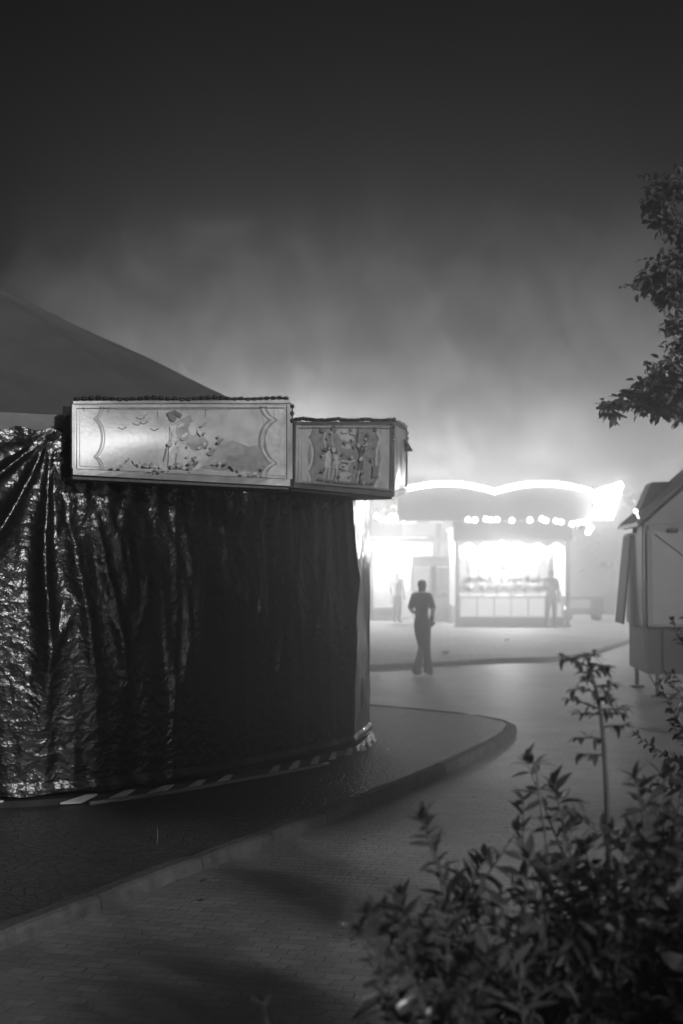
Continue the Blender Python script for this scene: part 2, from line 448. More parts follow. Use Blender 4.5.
# ------------------------------------------------------------------ hill and wood
mb = MB(); nx, ny = 90, 14
def hill_z(x, t):
    prof = 3.0 + 1.6/(1+math.exp(-(x-3)/2.6))
    s = t*t*(3-2*t)
    return prof*s + mn.noise(Vector((x*.12, t*3, 0)))*.4*s
for j in range(ny+1):
    for i in range(nx+1):
        x = -75+150*i/nx; t = j/ny
        mb.v.append((x, 55.0+5*t, hill_z(x, t)-.05))
for j in range(ny):
    for i in range(nx):
        mb.f.append([j*(nx+1)+i, j*(nx+1)+i+1, (j+1)*(nx+1)+i+1, (j+1)*(nx+1)+i]); mb.m.append(0); mb.sm.append(True)
tag(mb.build('hill', M_HILL), kind='structure')
rnd = random.Random(11); mb = MB()
for k in range(1500):
    x = rnd.uniform(-60, 60); t = 1-abs(rnd.gauss(0, .22)); t = max(.35, min(1.0, t))
    base = Vector((x, 55.0+5*t, hill_z(x, t)))
    h = rnd.uniform(.4, .9)
    for q in range(14):
        c = base + Vector((rnd.gauss(0,.7), rnd.gauss(0,.7), h*rnd.uniform(.1,1.0)))
        s = rnd.uniform(.12,.28); a = Vector((rnd.gauss(0,1),rnd.gauss(0,1),rnd.gauss(0,1))).normalized(); b = a.orthogonal().normalized()
        mb.add([c+a*s, c+b*s, c-a*s*.8, c-b*s*.9], [(0,1,2,3)])
tag(mb.build('forest', M_FOREST), 'far dark wood along the hazy hilltop', 'wood', kind='stuff')

# ------------------------------------------------------------------ carousel
CX, CY = -3.52, 13.9
car = empty('carousel', (CX, CY, KZ))
tag(car, 'closed carousel with a conical canvas roof, wrapped in shiny black plastic sheeting', 'carousel')
def carpart(mb, name, m, parent=car):
    o = mb.build(name, m)
    o.parent = parent
    root = parent
    o.matrix_parent_inverse = Matrix.Translation((-CX, -CY, -KZ)) if parent is car else Matrix.Identity(4)
    return o

# perimeter of the wrap (plan)
vis = [(-6.3,11.0),(-5.2,10.45),(-4.2,10.2),(-3.3,10.1),(-2.46,10.22),(-1.98,10.4),(-1.26,11.05),(-.76,11.75),(-.28,12.6),(.07,13.32)]
strip = [(.10,13.39),(.19,13.95),(.28,14.6)]
back = [(.2,15.4),(-.2,16.3),(-1.2,17.2),(-2.4,17.6),(-3.5,17.7),(-5,17.4),(-6.3,16.5),(-7.2,15.0),(-7.3,13.4),(-7.0,12.0)]
def resample(pts, step):
    pts = [Vector((x, y, 0)) for x, y in pts]; out = [pts[0]]
    for a, b in zip(pts, pts[1:]):
        n = max(1, round((b-a).length/step))
        out += [a.lerp(b, (i+1)/n) for i in range(n)]
    return out
def soften(pts, it):
    for _ in range(it):
        pts = [pts[0]] + [(pts[i-1]+pts[i]*2+pts[i+1])/4 for i in range(1, len(pts)-1)] + [pts[-1]]
    return pts
pv_ = soften(resample(vis + [strip[0]], .022), 60)
ps_ = soften(resample(strip, .022), 6)
pb_ = soften(resample([strip[-1]] + back + [vis[0]], .12), 4)
peri = pv_ + ps_[1:] + pb_[1:-1]
NP = len(peri)
GATHER = P(50, 438, 10.2)
def ridged(p):
    return 1-abs(mn.noise(p))*2
def crease(p):
    d, _ = mn.voronoi(p)
    return d[1]-d[0]
def smooth01(x): x = max(0, min(1, x)); return x*x*(3-2*x)
NV = 112
_r = random.Random(44)
CREASES = [(_r.uniform(.1, 3.9), _r.uniform(1.5, 2.5), _r.uniform(-.25, .35), _r.uniform(.5, 1.5), _r.uniform(.012, .03)) for _ in range(34)] + [(.28, 2.45, .42, 1.9, .035), (.1, 2.4, .3, 1.7, .03)]
mb = MB(); tv = []
normals = []
for i in range(NP):
    t = peri[(i+1) % NP]-peri[i-1]; normals.append(Vector((t.y, -t.x, 0)).normalized())
arc = [0]
for i in range(1, NP): arc.append(arc[-1]+(peri[i]-peri[i-1]).length)
vis_end, strip_end = len(pv_), len(pv_)+len(ps_)
# arc position of the gather
gi = min(range(vis_end), key=lambda i: abs(peri[i].x/peri[i].y - GATHER.x/GATHER.y))
ga = arc[gi]
for j in range(NV+1):
    for i in range(NP):
        p = peri[i]; n = normals[i]; s = arc[i]-ga
        ztop = 2.50
        if i < vis_end and s < .45:
            ztop = 2.50 + .30*smooth01((.45-s)/.45) if s > 0 else 2.80 - .10*smooth01(-s/1.1) + .02*math.sin(s*19)
        z = .15 + (ztop-.15)*(j/NV)
        q = Vector((p.x, p.y, z))
        d = 0.0
        if i < strip_end or i > NP-6:
            low = 1-(z-.15)/2.4                       # 0 top .. 1 hem
            # long soft hanging folds
            d += .05*mn.noise(Vector((s*2.2, z*.25, 1.7)))*(.4+.6*low)
            d += .016*mn.noise(Vector((s*7.5+z*.5, z*.5, 4.1)))
            # fan of folds gathered at the tie
            dx, dz = s, 2.74-z
            rr = math.hypot(dx, dz)+1e-4
            an = math.atan2(dx, dz)
            fan = smooth01((2.3-rr)/1.2)*smooth01((.22-an)/.25)*smooth01((an+1.5)/.4)*smooth01(rr/.22)
            ph = an*6.5+1.1*mn.noise(Vector((an*2.5, rr*.7, 3)))
            d += .055*fan*min(1, .35+rr*.8)*((1-abs(math.sin(ph)))**1.6*2-.5)
            # pleats under the board
            pl = smooth01((z-2.05)/.4)*smooth01((s-.15)/.2)*smooth01((3.4-s)/1.2)
            d += .022*pl*math.sin(s*30+3.5*mn.noise(Vector((s*4, z*2.5, 8)))) + .010*pl*ridged(Vector((s*9, z*3, 2)))
            for (s0, z0, ds, ln, am) in CREASES:
                v_ = (z0-z)/ln
                if 0 < v_ < 1:
                    e_ = s-(s0+ds*v_+.03*mn.noise(Vector((s0*9, z*2.2, 1))))
                    d += am*math.sin(math.pi*v_)*math.exp(-(e_/.035)**2)
            for s0 in (1.05, 2.55):
                e_ = s-s0-.012*mn.noise(Vector((s0, z*1.7, 2)))
                if 0 < e_ < .045: d += .012
            # crinkles
            mid = smooth01((s-.2)/.5)*smooth01((2.25-z)/.3)
            w = (1-.45*mid)*(.25+1.0*smooth01(mn.noise(Vector((s*.8, z*.9, 6)))*1.4+.35))
            w = w*(1-.75*fan) + (.5*smooth01((.3-s)/.4)*smooth01((1.5-z)/.8))
            d += .008*w*crease(Vector((s*6+z*1.5, z*4.5, 0)))
            d += .006*w*ridged(Vector((s*9+2*mn.noise(q*2), z*8, 5)))
            # bulge and slight lean
            d += .03*math.sin(math.pi*min(1, max(0, low)))
            if vis_end <= i < strip_end: d = d*.25 + .012*ridged(Vector((s*4, z*2.1, 9)))
        if j == 0: q.z += .02*mn.noise(Vector((s*3.1, 0, 0)))
        if j <= 2: d += .02
        tv.append(q + n*d)
fs = []; end_f = []
for j in range(NV):
    for i in range(NP):
        k = (i+1) % NP
        (end_f if vis_end-3 <= i < strip_end else fs).append((j*NP+i, j*NP+k, (j+1)*NP+k, (j+1)*NP+i))
mb.add(tv, fs, 0, True)
for f_ in end_f: mb.f.append(list(f_)); mb.m.append(1); mb.sm.append(True)
carpart(mb, 'plastic_wrap', [M_TARP, M_TARP_END])

# a knotted tie that gathers the wrap
mb = MB(); g = GATHER + Vector((0.02, -.03, 0))
for k in range(7):
    a = 2*math.pi*k/7
    mb.tube([g+Vector((.02*math.cos(a), .0, .02*math.sin(a))), g+Vector((.05*math.cos(a*1.3), -.02, .05*math.sin(a*1.7)))], [.014,.006], 6)
mb.ball(g, (.035,.03,.03))
carpart(mb, 'wrap_tie', M_BLACK)

# near-black drum added behind the wrap so the gap above it shows dark
mb = MB(); nseg = 48
for k in range(nseg):
    a = 2*math.pi*k/nseg
    for z in (KZ, 3.0): mb.v.append((CX+3.3*math.cos(a), CY+3.3*math.sin(a), z))
for k in range(nseg):
    j = (k+1) % nseg; mb.f.append([2*k, 2*j, 2*j+1, 2*k+1]); mb.m.append(0); mb.sm.append(True)
carpart(mb, 'inner_wall', M_BLACK)

# roof: twelve canvas gores over ridge seams, with a scalloped valance
NG, RE, ZA, ZE = 12, 3.58, 4.60, 2.93
PH = R(-20)
mb = MB(); sub = 10; rs = 14
ring = []
for j in range(rs+1):
    rr = j/rs; row = []
    for k in range(NG*sub):
        a = PH + 2*math.pi*k/(NG*sub)
        f = (k % sub)/sub
        chord = math.cos(math.pi/NG)/math.cos((f-.5)*2*math.pi/NG)
        sag = .08*math.sin(math.pi*rr)*math.sin(math.pi*f)
        r_ = RE*rr*(chord*.75+.25)
        z = ZA-(ZA-ZE)*rr - sag + .03*rr*mn.noise(Vector((a*9, rr*2.0, 1))) + .022*mn.noise(Vector((math.cos(a)*5*rr, math.sin(a)*6*rr, 0)))
        row.append((CX+r_*math.cos(a), CY+r_*math.sin(a), z))
    ring.append(row)
vs = [p for r_ in ring for p in r_]; n_ = NG*sub
fs = [(j*n_+k, (j+1)*n_+k, (j+1)*n_+(k+1)%n_, j*n_+(k+1)%n_) for j in range(rs) for k in range(n_)]
mb.add(vs, fs, 0, True)
roof = carpart(mb, 'roof', M_CANVAS)
# valance hanging from the eave
mb = MB(); nvv = NG*24; vs = []
for k in range(nvv):
    a = PH + 2*math.pi*k/nvv
    f = (k % 24)/24
    chord = math.cos(math.pi/NG)/math.cos((f-.5)*2*math.pi/NG); r_ = RE*(chord*.75+.25)
    dep = .08+.05*abs(math.sin(math.pi*k/12))
    for q, (dr, dz) in enumerate(((.004, .006), (.02, -dep*.5), (.015+.01*math.sin(k*.9), -dep))):
        vs.append((CX+(r_+dr)*math.cos(a), CY+(r_+dr)*math.sin(a), ZE+dz))
fs = []
for k in range(nvv):
    j = (k+1) % nvv
    for q in range(2): fs.append((3*k+q+1, 3*j+q+1, 3*j+q, 3*k+q))
mb.add(vs, fs, 0, True)
carpart(mb, 'valance', mat('grubby_valance', .26, .8, .2, 6, dirt=.4, trans=.1))
# finial
mb = MB(); mb.tube([(CX,CY,4.58),(CX,CY,4.9)], [.06,.03], 10); mb.ball((CX,CY,4.98), .1)
carpart(mb, 'finial', M_STEEL)

# platform rim with zigzag trim
def inset(d): return [peri[i]+normals[i]*d for i in range(NP)]
mb = MB(); o1, o2, o3 = inset(-.05), inset(.035), inset(.075)
for lo, hi, z0, z1 in ((o3, o2, KZ-.02, KZ+.035), (o2, o1, KZ+.035, KZ+.045)):
    mb.add([(p.x,p.y,z0) for p in lo]+[(p.x,p.y,z1) for p in hi], [(i,(i+1)%NP,NP+(i+1)%NP,NP+i) for i in range(NP)], 0, True)
carpart(mb, 'platform_rim', M_DARK)
s = arc[5]; rnd = random.Random(3)
def at_arc(s):
    for i in range(1, NP):
        if arc[i] >= s: return i
    return NP-1
while s < arc[strip_end-30]:
    L = .30*rnd.uniform(.93,1.07)
    i0, i1, im = at_arc(s), at_arc(s+L*.9), at_arc(s+L*.45)
    if i1 > strip_end: break
    def pp(i, d, z): q = peri[i]+normals[i]*d; return Vector((q.x,q.y,KZ+z))
    j1, j2 = at_arc(s+L*.22), at_arc(s+L*.68)
    top = [pp(i0,.125,.020), pp(at_arc(s+L*.62),.065,.052), pp(i1,.068,.050), pp(at_arc(s+L*.4),.135,.016)]
    bot = [v+Vector((0,0,-.012)) for v in top]
    if rnd.random() > .12:
        mb = MB(); mb.add(top+bot, [(3,2,1,0),(4,5,6,7),(0,1,5,4),(1,2,6,5),(2,3,7,6),(3,0,4,7)]); carpart(mb, 'trim_plate', M_ZIG)
    s += L*1.1

# rounding boards
def make_board(c00, c10, c11, c01, face_art, lab):
    """corners bottom-left, bottom-right, top-right, top-left as seen from outside"""
    root_parts = []
    u = (c10-c00); w = (c01-c00)
    n = u.cross(w).normalized()                      # faces outwards
    def f(s, t, d):
        p = (c00*(1-s)+c10*s)*(1-t) + (c01*(1-s)+c11*s)*t
        return p + n*(.035*math.sin(math.pi*s)*math.sin(math.pi*t)) + n*d
    Wd, Hd = u.length, w.length
    mb = MB(); ns, nt_ = 16, 8
    for side in (0, 1):
        vs = [f(i/ns, j/nt_, 0 if side == 0 else -.03) for j in range(nt_+1) for i in range(ns+1)]
        q = [(j*(ns+1)+i, j*(ns+1)+i+1, (j+1)*(ns+1)+i+1, (j+1)*(ns+1)+i) for j in range(nt_) for i in range(ns)]
        mb.add(vs, q if side == 0 else [t[::-1] for t in q], 0, True)
    o = carpart(mb, 'rounding_board', M_BOARD)
    if lab: o['label'] = lab
    # frame: four bars
    mb = MB(); th = .022
    def bar(a, b, wd, mi=0):
        (s0,t0),(s1,t1) = a, b
        k = 12
        vs = []
        ds, dt = s1-s0, t1-t0
        for i in range(k+1):
            s_, t_ = s0+ds*i/k, t0+dt*i/k
            ps, pt = (0, wd/Hd) if abs(ds) > abs(dt) else (wd/Wd, 0)
            for (x, d) in ((-1,-.034),(-1,.016),(1,.016),(1,-.034)):
                vs.append(f(s_+ps*x*.5, t_+pt*x*.5, d))
        fs = []
        for i in range(k):
            for q in range(4): fs.append((i*4+q, i*4+(q+1)%4, i*4+4+(q+1)%4, i*4+4+q))
        fs += [(3,2,1,0), (k*4,k*4+1,k*4+2,k*4+3)]
        mb.add(vs, fs, mi)
    bar((-.002,0),(1.002,0),.045); bar((-.002,1),(1.002,1),.02); bar((0,.045),(0,.97),.02); bar((1,.045),(1,.97),.045)
    fr = mb.build('frame', [M_FRAME], o)
    # bead trim
    mb = MB(); nb = max(4, int(Wd/.052)); rnd = random.Random(nb)
    for i in range(nb):
        s_ = (i+.5)/nb
        c = f(s_, 1, 0)+Vector((0,0,.028+.006*math.sin(i*.7)+rnd.uniform(-.004,.004)))
        mb.ball(c, (.024,.024,.018), 8, 6)
        if i: mb.tube([f((i-.5)/nb,1,0)+Vector((0,0,.03)), c], .009, 5)
    mb.tube([f((nb-.5)/nb,1,0)+Vector((0,0,.03)), f(1.012,1-.06,.01), f(1.012,1-.24,.01)], .008, 5)
    for k in range(3):
        mb.ball(f(1.012, 1-.06-.09*k, .01), .02, 8, 6)
    mb.build('bead_trim', [M_BEAD], o)
    # painting
    mb = MB()
    lay = [0]
    def poly(pts, mi):
        lay[0] += 1; d = .003+.0006*lay[0]
        # fan about the centroid so that the curved face is followed
        cx, cy = sum(p[0] for p in pts)/len(pts), sum(p[1] for p in pts)/len(pts)
        rings = [[(cx+(x-cx)*k, cy+(y-cy)*k) for x, y in pts] for k in (.5, 1)]
        n = len(pts)
        vs = [f(cx, cy, d)] + [f(x, y, d) for r_ in rings for x, y in r_]
        fs = [(0, 1+i, 1+(i+1)%n) for i in range(n)] + [(1+i, 1+n+i, 1+n+(i+1)%n, 1+(i+1)%n) for i in range(n)]
        mb.add(vs, fs, mi)
    def stroke(pts, wd, mi):
        lay[0] += 1; d = .003+.0006*lay[0]
        vs = []
        for i, (x, y) in enumerate(pts):
            a, b = pts[max(0,i-1)], pts[min(len(pts)-1,i+1)]
            tx, ty = (b[0]-a[0])*Wd, (b[1]-a[1])*Hd; L = math.hypot(tx,ty) or 1
            nx_, ny_ = -ty/L*wd/2, tx/L*wd/2
            vs += [f(x+nx_/Wd, y+ny_/Hd, d), f(x-nx_/Wd, y-ny_/Hd, d)]
        mb.add(vs, [(2*i, 2*i+1, 2*i+3, 2*i+2) for i in range(len(pts)-1)], mi)
    def ell(cx, cy, rx, ry, mi, a=0, n=18):
        poly([(cx+rx*math.cos(w)*math.cos(a)-ry*math.sin(w)*math.sin(a), cy+(rx*math.cos(w)*math.sin(a)*Wd/Hd+ry*math.sin(w)*math.cos(a))) for w in (2*math.pi*i/n for i in range(n))], mi)
    face_art(poly, stroke, ell)
    # flip faces that look inwards
    mb.build('painting', [M_PLT, M_PMID, M_PDK, M_PGR, M_BOARD], o)
    return o

def cartouche(x0, amp, sgn, n=14):
    """end line of a cartouche: one big bay between two small ones with cusps"""
    pts = []
    N = 3*n
    for i in range(N+1):
        t = i/N
        if t < .2: k = math.sin(math.pi*(.5+.5*t/.2))*.8
        elif t > .8: k = math.sin(math.pi*(.5+.5*(1-t)/.2))*.8
        else: k = math.sin(math.pi*(t-.2)/.6)
        k = max(0, k)**.5
        pts.append((x0-sgn*amp*(k-.5), .05+.9*t))
    return pts

def art_a(poly, stroke, ell):
    L, Rr = cartouche(.105, .04, -1, 24), cartouche(.895, .075, 1, 24)
    poly([(.985,.95)]+Rr[::-1]+[(.985,.05)], 0)
    stroke(L, .014, 1); stroke([(x+.012, y) for x, y in L], .006, 1)
    # darker painted field between the cartouche lines on the far end
    poly([(.56,.14),(.66,.44),(.72,.5),(.80,.42),(.875,.46),(.905,.30),(.885,.12),(.7,.11)], 3)
    poly([(.66,.12),(.70,.30),(.80,.33),(.87,.28),(.88,.13)], 1)
    stroke([(.13,.92),(.3,.905),(.6,.91),(.86,.92)], .008, 3)
    stroke(Rr, .035, 1); stroke([(x+.004, y) for x, y in Rr], .014, 0); stroke([(x+.02, y) for x, y in Rr], .010, 1)
    # a picnic: round pale tent with dark mouth, a child with hat beside it
    ell(.52,.33,.085,.25,0); ell(.545,.36,.06,.2,0)
    poly([(.43,.5),(.47,.75),(.52,.82),(.555,.6),(.60,.48),(.57,.36),(.5,.4)], 3)
    ell(.487,.56,.028,.10,2); ell(.53,.63,.02,.09,0); ell(.56,.42,.04,.05,1, .5)
    stroke([(.50,.44),(.545,.40),(.6,.47)], .012, 2); stroke([(.515,.41),(.56,.37),(.6,.43)], .008, 2)
    ell(.44,.78,.018,.05,2); stroke([(.415,.82),(.45,.86),(.48,.80)], .03, 2)
    poly([(.42,.3),(.425,.66),(.455,.68),(.47,.4),(.46,.14),(.42,.12)], 0)
    stroke([(.40,.2),(.41,.35),(.43,.5)], .012, 1); stroke([(.45,.1),(.455,.3)], .012, 1)
    ra = random.Random(8)
    for q in range(26):
        x = ra.uniform(.42,.66); y = ra.uniform(.12,.7)*(1.1-abs(x-.53)*2)
        ell(x, y, ra.uniform(.004,.014), ra.uniform(.012,.045), ra.choice((0,1,3,3,2)), ra.uniform(-.6,.6), 9)
    for q in range(40):
        x = ra.uniform(.14,.88); ell(x, ra.uniform(.08,.16)+.04*math.sin(x*30), ra.uniform(.003,.009), ra.uniform(.012,.04), ra.choice((1,3,0)), ra.uniform(-.5,.5), 8)
    for q in range(5):
        x = ra.uniform(.18,.4); y = ra.uniform(.6,.85); stroke([(x-.02,y+.03),(x,y),(x+.02,y+.035)], .006, 3)
    stroke([(.02,.06),(.02,.94),(.98,.94),(.98,.06),(.02,.06)], .008, 1)
    for q in range(9): stroke([(.05+q*.11, .96), (.05+q*.11+ra.uniform(-.004,.004), ra.uniform(.78,.92))], .004, 3)
def art_b(poly, stroke, ell):
    poly([(.14,.04),(.12,.5),(.16,.93),(.84,.93),(.87,.5),(.84,.04)], 3)
    L, Rr = cartouche(.13, .06, -1, 24), cartouche(.85, .07, 1, 24)
    stroke(L, .03, 0); stroke([(x+.02,y) for x, y in L], .012, 1)
    stroke(Rr, .05, 0); stroke([(x-.02,y) for x, y in Rr], .014, 1)
    # two tumblers with raised arms
    for cx, sc, m_ in ((.30,1,0),(.37,.9,0),(.63,1,2)):
        ell(cx,.62*sc,.016,.05,2); poly([(cx-.03,.30),(cx-.02,.57*sc),(cx+.025,.57*sc),(cx+.03,.3)], m_)
        stroke([(cx-.02,.55*sc),(cx-.035,.75),(cx-.01,.9)], .018, 0 if m_ == 0 else 2)
        stroke([(cx-.01,.3),(cx-.025,.16),(cx-.02,.08)], .022, 0); stroke([(cx+.015,.3),(cx+.02,.16),(cx+.025,.1)], .02, 0)
    stroke([(.66,.55),(.69,.72),(.70,.78)], .02, 2); ell(.705,.8,.02,.05,2)
    stroke([(.36,.34),(.42,.42),(.5,.40),(.56,.44)], .012, 0); ell(.44,.33,.04,.035,0); ell(.44,.33,.02,.018,2)
    ell(.47,.86,.04,.02,0); ell(.55,.84,.03,.02,0); ell(.80,.9,.02,.03,2); ell(.25,.88,.03,.04,1); ell(.36,.9,.025,.05,1)
    stroke([(.2,.12),(.5,.10),(.8,.13)], .015, 1)
    poly([(.76,.2),(.76,.38),(.83,.38),(.83,.22)], 1)
    ra = random.Random(6)
    for q in range(40):
        ell(ra.uniform(.2,.8), ra.uniform(.1,.9), ra.uniform(.004,.018), ra.uniform(.01,.035), ra.choice((0,1,1,2,4)), ra.uniform(-.6,.6), 8)
    stroke([(.03,.05),(.03,.95),(.97,.95),(.97,.05),(.03,.05)], .01, 1)
def art_c(poly, stroke, ell):
    L, Rr = cartouche(.13, .06, -1, 24), cartouche(.85, .07, 1, 24)
    stroke(L, .03, 1); stroke(Rr, .03, 1)
    ell(.5,.5,.16,.3,3); ell(.45,.55,.06,.2,0); ell(.58,.45,.05,.15,1)

tilt = Vector((.0, .0, 0))
a00, a10, a11, a01 = P(73,472,10.17), P(289,483,10.85), P(289,402,10.925), P(73,403,10.245)
make_board(a00, a10, a11, a01, art_a, 'cream board painted with a tent and a child, next to the eave')
b00, b10, b11, b01 = P(293,485,11.7), P(390,494,13.0), P(391,423,13.04), P(294,423,11.74)
make_board(b00, b10, b11, b01, art_b, 'grey board painted with tumblers at the corner')
c00, c10 = P(393,494,13.05), P(406,490,14.5)
make_board(c00, c10, c10+Vector((0,0,.62)), c00+Vector((0,0,.66)), art_c, 'board on the lit side facing the stall')
# soffit plank under the boards
mb = MB()
for (p, q) in ((a00, a10), (b00, b10), (c00, c10)):
    d = (q-p); d.z = 0; d.normalize(); n = Vector((-d.y, d.x, 0))
    vs = [p+Vector((0,0,-.03))+n*.01, q+Vector((0,0,-.03))+n*.01, q+Vector((0,0,-.03))+n*.5, p+Vector((0,0,-.03))+n*.5]
    vs += [v+Vector((0,0,-.02)) for v in vs]
    mb.add(vs, [(0,1,2,3),(7,6,5,4),(0,4,5,1),(1,5,6,2),(2,6,7,3),(3,7,4,0)])
carpart(mb, 'soffit', M_DARK)
# corner lamp bracket beyond the end board
mb = MB(); g = P(402,441,14.0)
mb.tube([g+Vector((-.25,0,.0)), g+Vector((-.05,0,.03)), g+Vector((.03,0,.0)), g+Vector((.04,0,-.04))], .014, 6)
mb.tube([g+Vector((.04,0,-.03)), g+Vector((.04,0,-.1))], [.03,.07], 10)
carpart(mb, 'lamp_bracket', M_DARK)
# side post seen where the boards stop near the eave
mb = MB(); g = P(66,440,10.5)
mb.box((g.x-.03, g.y+.02, 2.42), (g.x+.04, g.y+.12, 2.98))
carpart(mb, 'board_post', M_DARK)

# cable lying along the wrap
mb = MB(); pts = []
for i in range(at_arc(ga+.2), at_arc(ga+3.0), 6):
    q = peri[i]+normals[i]*(.19+.05*math.sin(arc[i]*1.9)); pts.append((q.x, q.y, KZ+.012))
tag(mb and (mb.tube(pts, .016, 8) or mb.build('cable', M_GREY)), 'grey cable lying on the pavement along the foot of the black sheeting', 'cable')
# plank lying by the wrap
mb = MB(); q = G(240, 775, KZ)
Mx = Matrix.Translation(q) @ Matrix.Rotation(R(55), 4, 'Z')
mb.bbox((-.16,-.05,.0),(.16,.05,.05), .006, 0, Mx)
tag(mb.build('wooden_block', mat('weathered_wood', .14, .8, .3, 20, bump=.4)), 'short wooden wedge block at the foot of the black sheeting', 'block')

# ------------------------------------------------------------------ leaves and plants
def leaf(mb, p, d, up, L, wd, mi=0, curl=.25, fold=.25):
    """lanceolate leaf: 5 stations with a folded midrib that droops"""
    d = d.normalized(); s = d.cross(up)
    if s.length < 1e-4: s = d.orthogonal()
    s.normalize(); n = s.cross(d).normalized()
    st = ((.0,.02),(.18,.62),(.42,1.0),(.70,.72),(1.0,.0))
    vs = []
    for t, w in st:
        c = p + d*(L*t) - n*(curl*L*t*t)
        e = wd*.5*w
        vs += [c + s*e + n*(e*fold), c, c - s*e + n*(e*fold)]
    fs = []
    for i in range(4):
        a = 3*i
        fs += [(a, a+3, a+4, a+1), (a+1, a+4, a+5, a+2)]
    mb.add(vs, fs, mi, True)

def plant(name, base, h, nst, spread, lean, Ls, Ws, per, seed, label, cat, group=None, mleaf=M_LEAF, mstem=M_STEM, start=.25, side=2, thick=.008, droop=.35, whorl=False):
    rnd = random.Random(seed)
    root = empty(name, base); tag(root, label, cat, group)
    ms, ml = MB(), MB()
    for k in range(nst):
        a = rnd.uniform(0, 2*math.pi); r_ = spread*math.sqrt(rnd.random())
        hh = h*.95*rnd.uniform(.55, 1.0)
        b0 = Vector((rnd.gauss(0,.05), rnd.gauss(0,.05), 0))
        tip = Vector((r_*math.cos(a), r_*math.sin(a), hh)) + lean*hh
        n = 9; pts = []
        for i in range(n+1):
            t = i/n
            p = b0.lerp(tip, t); p.x = b0.x+(tip.x-b0.x)*t**1.4; p.y = b0.y+(tip.y-b0.y)*t**1.4
            p += Vector((mn.noise(Vector((k*7.1,t*3,0))), mn.noise(Vector((k*7.1,t*3,9))), 0))*.05*t
            pts.append(p)
        def twig(pts, r0, per, Lk):
            ms.tube(pts, [r0*(1-.75*i/(len(pts)-1)) for i in range(len(pts))], 5)
            for q in range(per):
                t = start+(1-start)*((q+rnd.random())/per)
                i = min(len(pts)-2, int(t*(len(pts)-1))); fr = t*(len(pts)-1)-i
                p = pts[i].lerp(pts[i+1], fr); ax = (pts[i+1]-pts[i]).normalized()
                w = q*2.4+rnd.uniform(-.6,.6)
                o = ax.orthogonal().normalized(); o.rotate(Matrix.Rotation(w, 3, ax))
                d = (o*rnd.uniform(.7,1.1)+ax*rnd.uniform(.1,.9)+Vector((0,0,rnd.uniform(-.35,.25)))).normalized()
                LL = rnd.uniform(*Ls)*Lk*(1.0 if t < .85 else .75)*rnd.choice((.65,.85,1,1,1.15))
                leaf(ml, p, d, Vector((rnd.gauss(0,.6),rnd.gauss(0,.6),.8)), LL, LL*rnd.uniform(*Ws), 0, droop*rnd.uniform(.2,1.3), rnd.uniform(.1,.45))
            # tip tuft
            ax = (pts[-1]-pts[-2]).normalized()
            for q in range(5):
                o = ax.orthogonal().normalized(); o.rotate(Matrix.Rotation(q*1.257+rnd.random(), 3, ax))
                LL = rnd.uniform(*Ls)*Lk*.7
                leaf(ml, pts[-1], (ax*rnd.uniform(.5,1.2)+o*.7).normalized(), Vector((0,0,1)), LL, LL*rnd.uniform(*Ws), 0, droop*.5, .3)
        twig(pts, thick, per, 1)
        for sidx in range(side):
            i = rnd.randint(3, n-2); p = pts[i]
            d = Vector((rnd.gauss(0,1), rnd.gauss(0,1), rnd.uniform(.3,1.2))).normalized()*hh*rnd.uniform(.15,.32)
            tp = [p+d*(j/4)+Vector((0,0,.03*(j/4)**2)) for j in range(5)]
            twig(tp, thick*.55, max(4, per//3), .85)
    ms.build('stem', mstem, root); ml.build('foliage', mleaf, root)
    return root

V = Vector
GR = None
plant('shrub', (.20,3.25,0), 1.0, 19, .25, V((-.06,0,0)), (.06,.105), (.30,.42), 48, 1, 'dark glossy broad-leaved shrub standing farthest out over the road', 'shrub', mleaf=M_LEAF_GL, side=4)
plant('shrub', (-.10,2.95,0), .84, 22, .28, V((-.12,.0,0)), (.05,.09), (.22,.32), 30, 21, 'low thin twiggy shrub at the outer foot of the shrubbery', 'shrub', mleaf=M_LEAF, side=3)
plant('shrub', (.48,3.8,0), 1.16, 24, .36, V((-.05,0,0)), (.06,.11), (.24,.36), 46, 2, 'loose dull-leaved shrub with narrow leaves in the middle of the shrubbery', 'shrub', mleaf=M_LEAF, side=4)
plant('shrub', (.82,4.0,0), 1.24, 17, .34, V((-.03,0,0)), (.065,.11), (.28,.42), 48, 3, 'taller leafy shrub below the thin sapling', 'shrub', mleaf=M_LEAF_GL, side=4)
plant('shrub', (1.05,3.7,0), 1.40, 17, .34, V((.0,0,0)), (.065,.115), (.26,.4), 50, 4, 'tallest leafy shrub, beside the bare pale stalk', 'shrub', mleaf=M_LEAF, side=4)
plant('shrub', (.60,2.75,0), .94, 17, .34, V((.0,0,0)), (.065,.115), (.3,.44), 46, 5, 'nearest large-leaved shrub filling the lower corner', 'shrub', mleaf=M_LEAF, side=4)
plant('shrub', (.16,2.6,0), .80, 22, .32, V((-.08,0,0)), (.06,.10), (.26,.4), 40, 6, 'low leafy shrub along the bottom edge of the picture', 'shrub', mleaf=M_LEAF_GL, side=4)
plant('shrub', (1.15,3.1,0), 1.2, 17, .36, V((-.1,0,0)), (.07,.12), (.29,.44), 46, 8, 'dense shadowy shrub behind the nearest large-leaved one', 'shrub', mleaf=M_LEAF_GL, side=4)
plant('bush', (1.50,5.2,0), 1.72, 26, .24, V((.0,0,0)), (.035,.06), (.38,.55), 95, 7, 'dense small-leaved dark bush beside the trailer', 'bush', mleaf=M_LEAF_GL, start=.3, side=6)
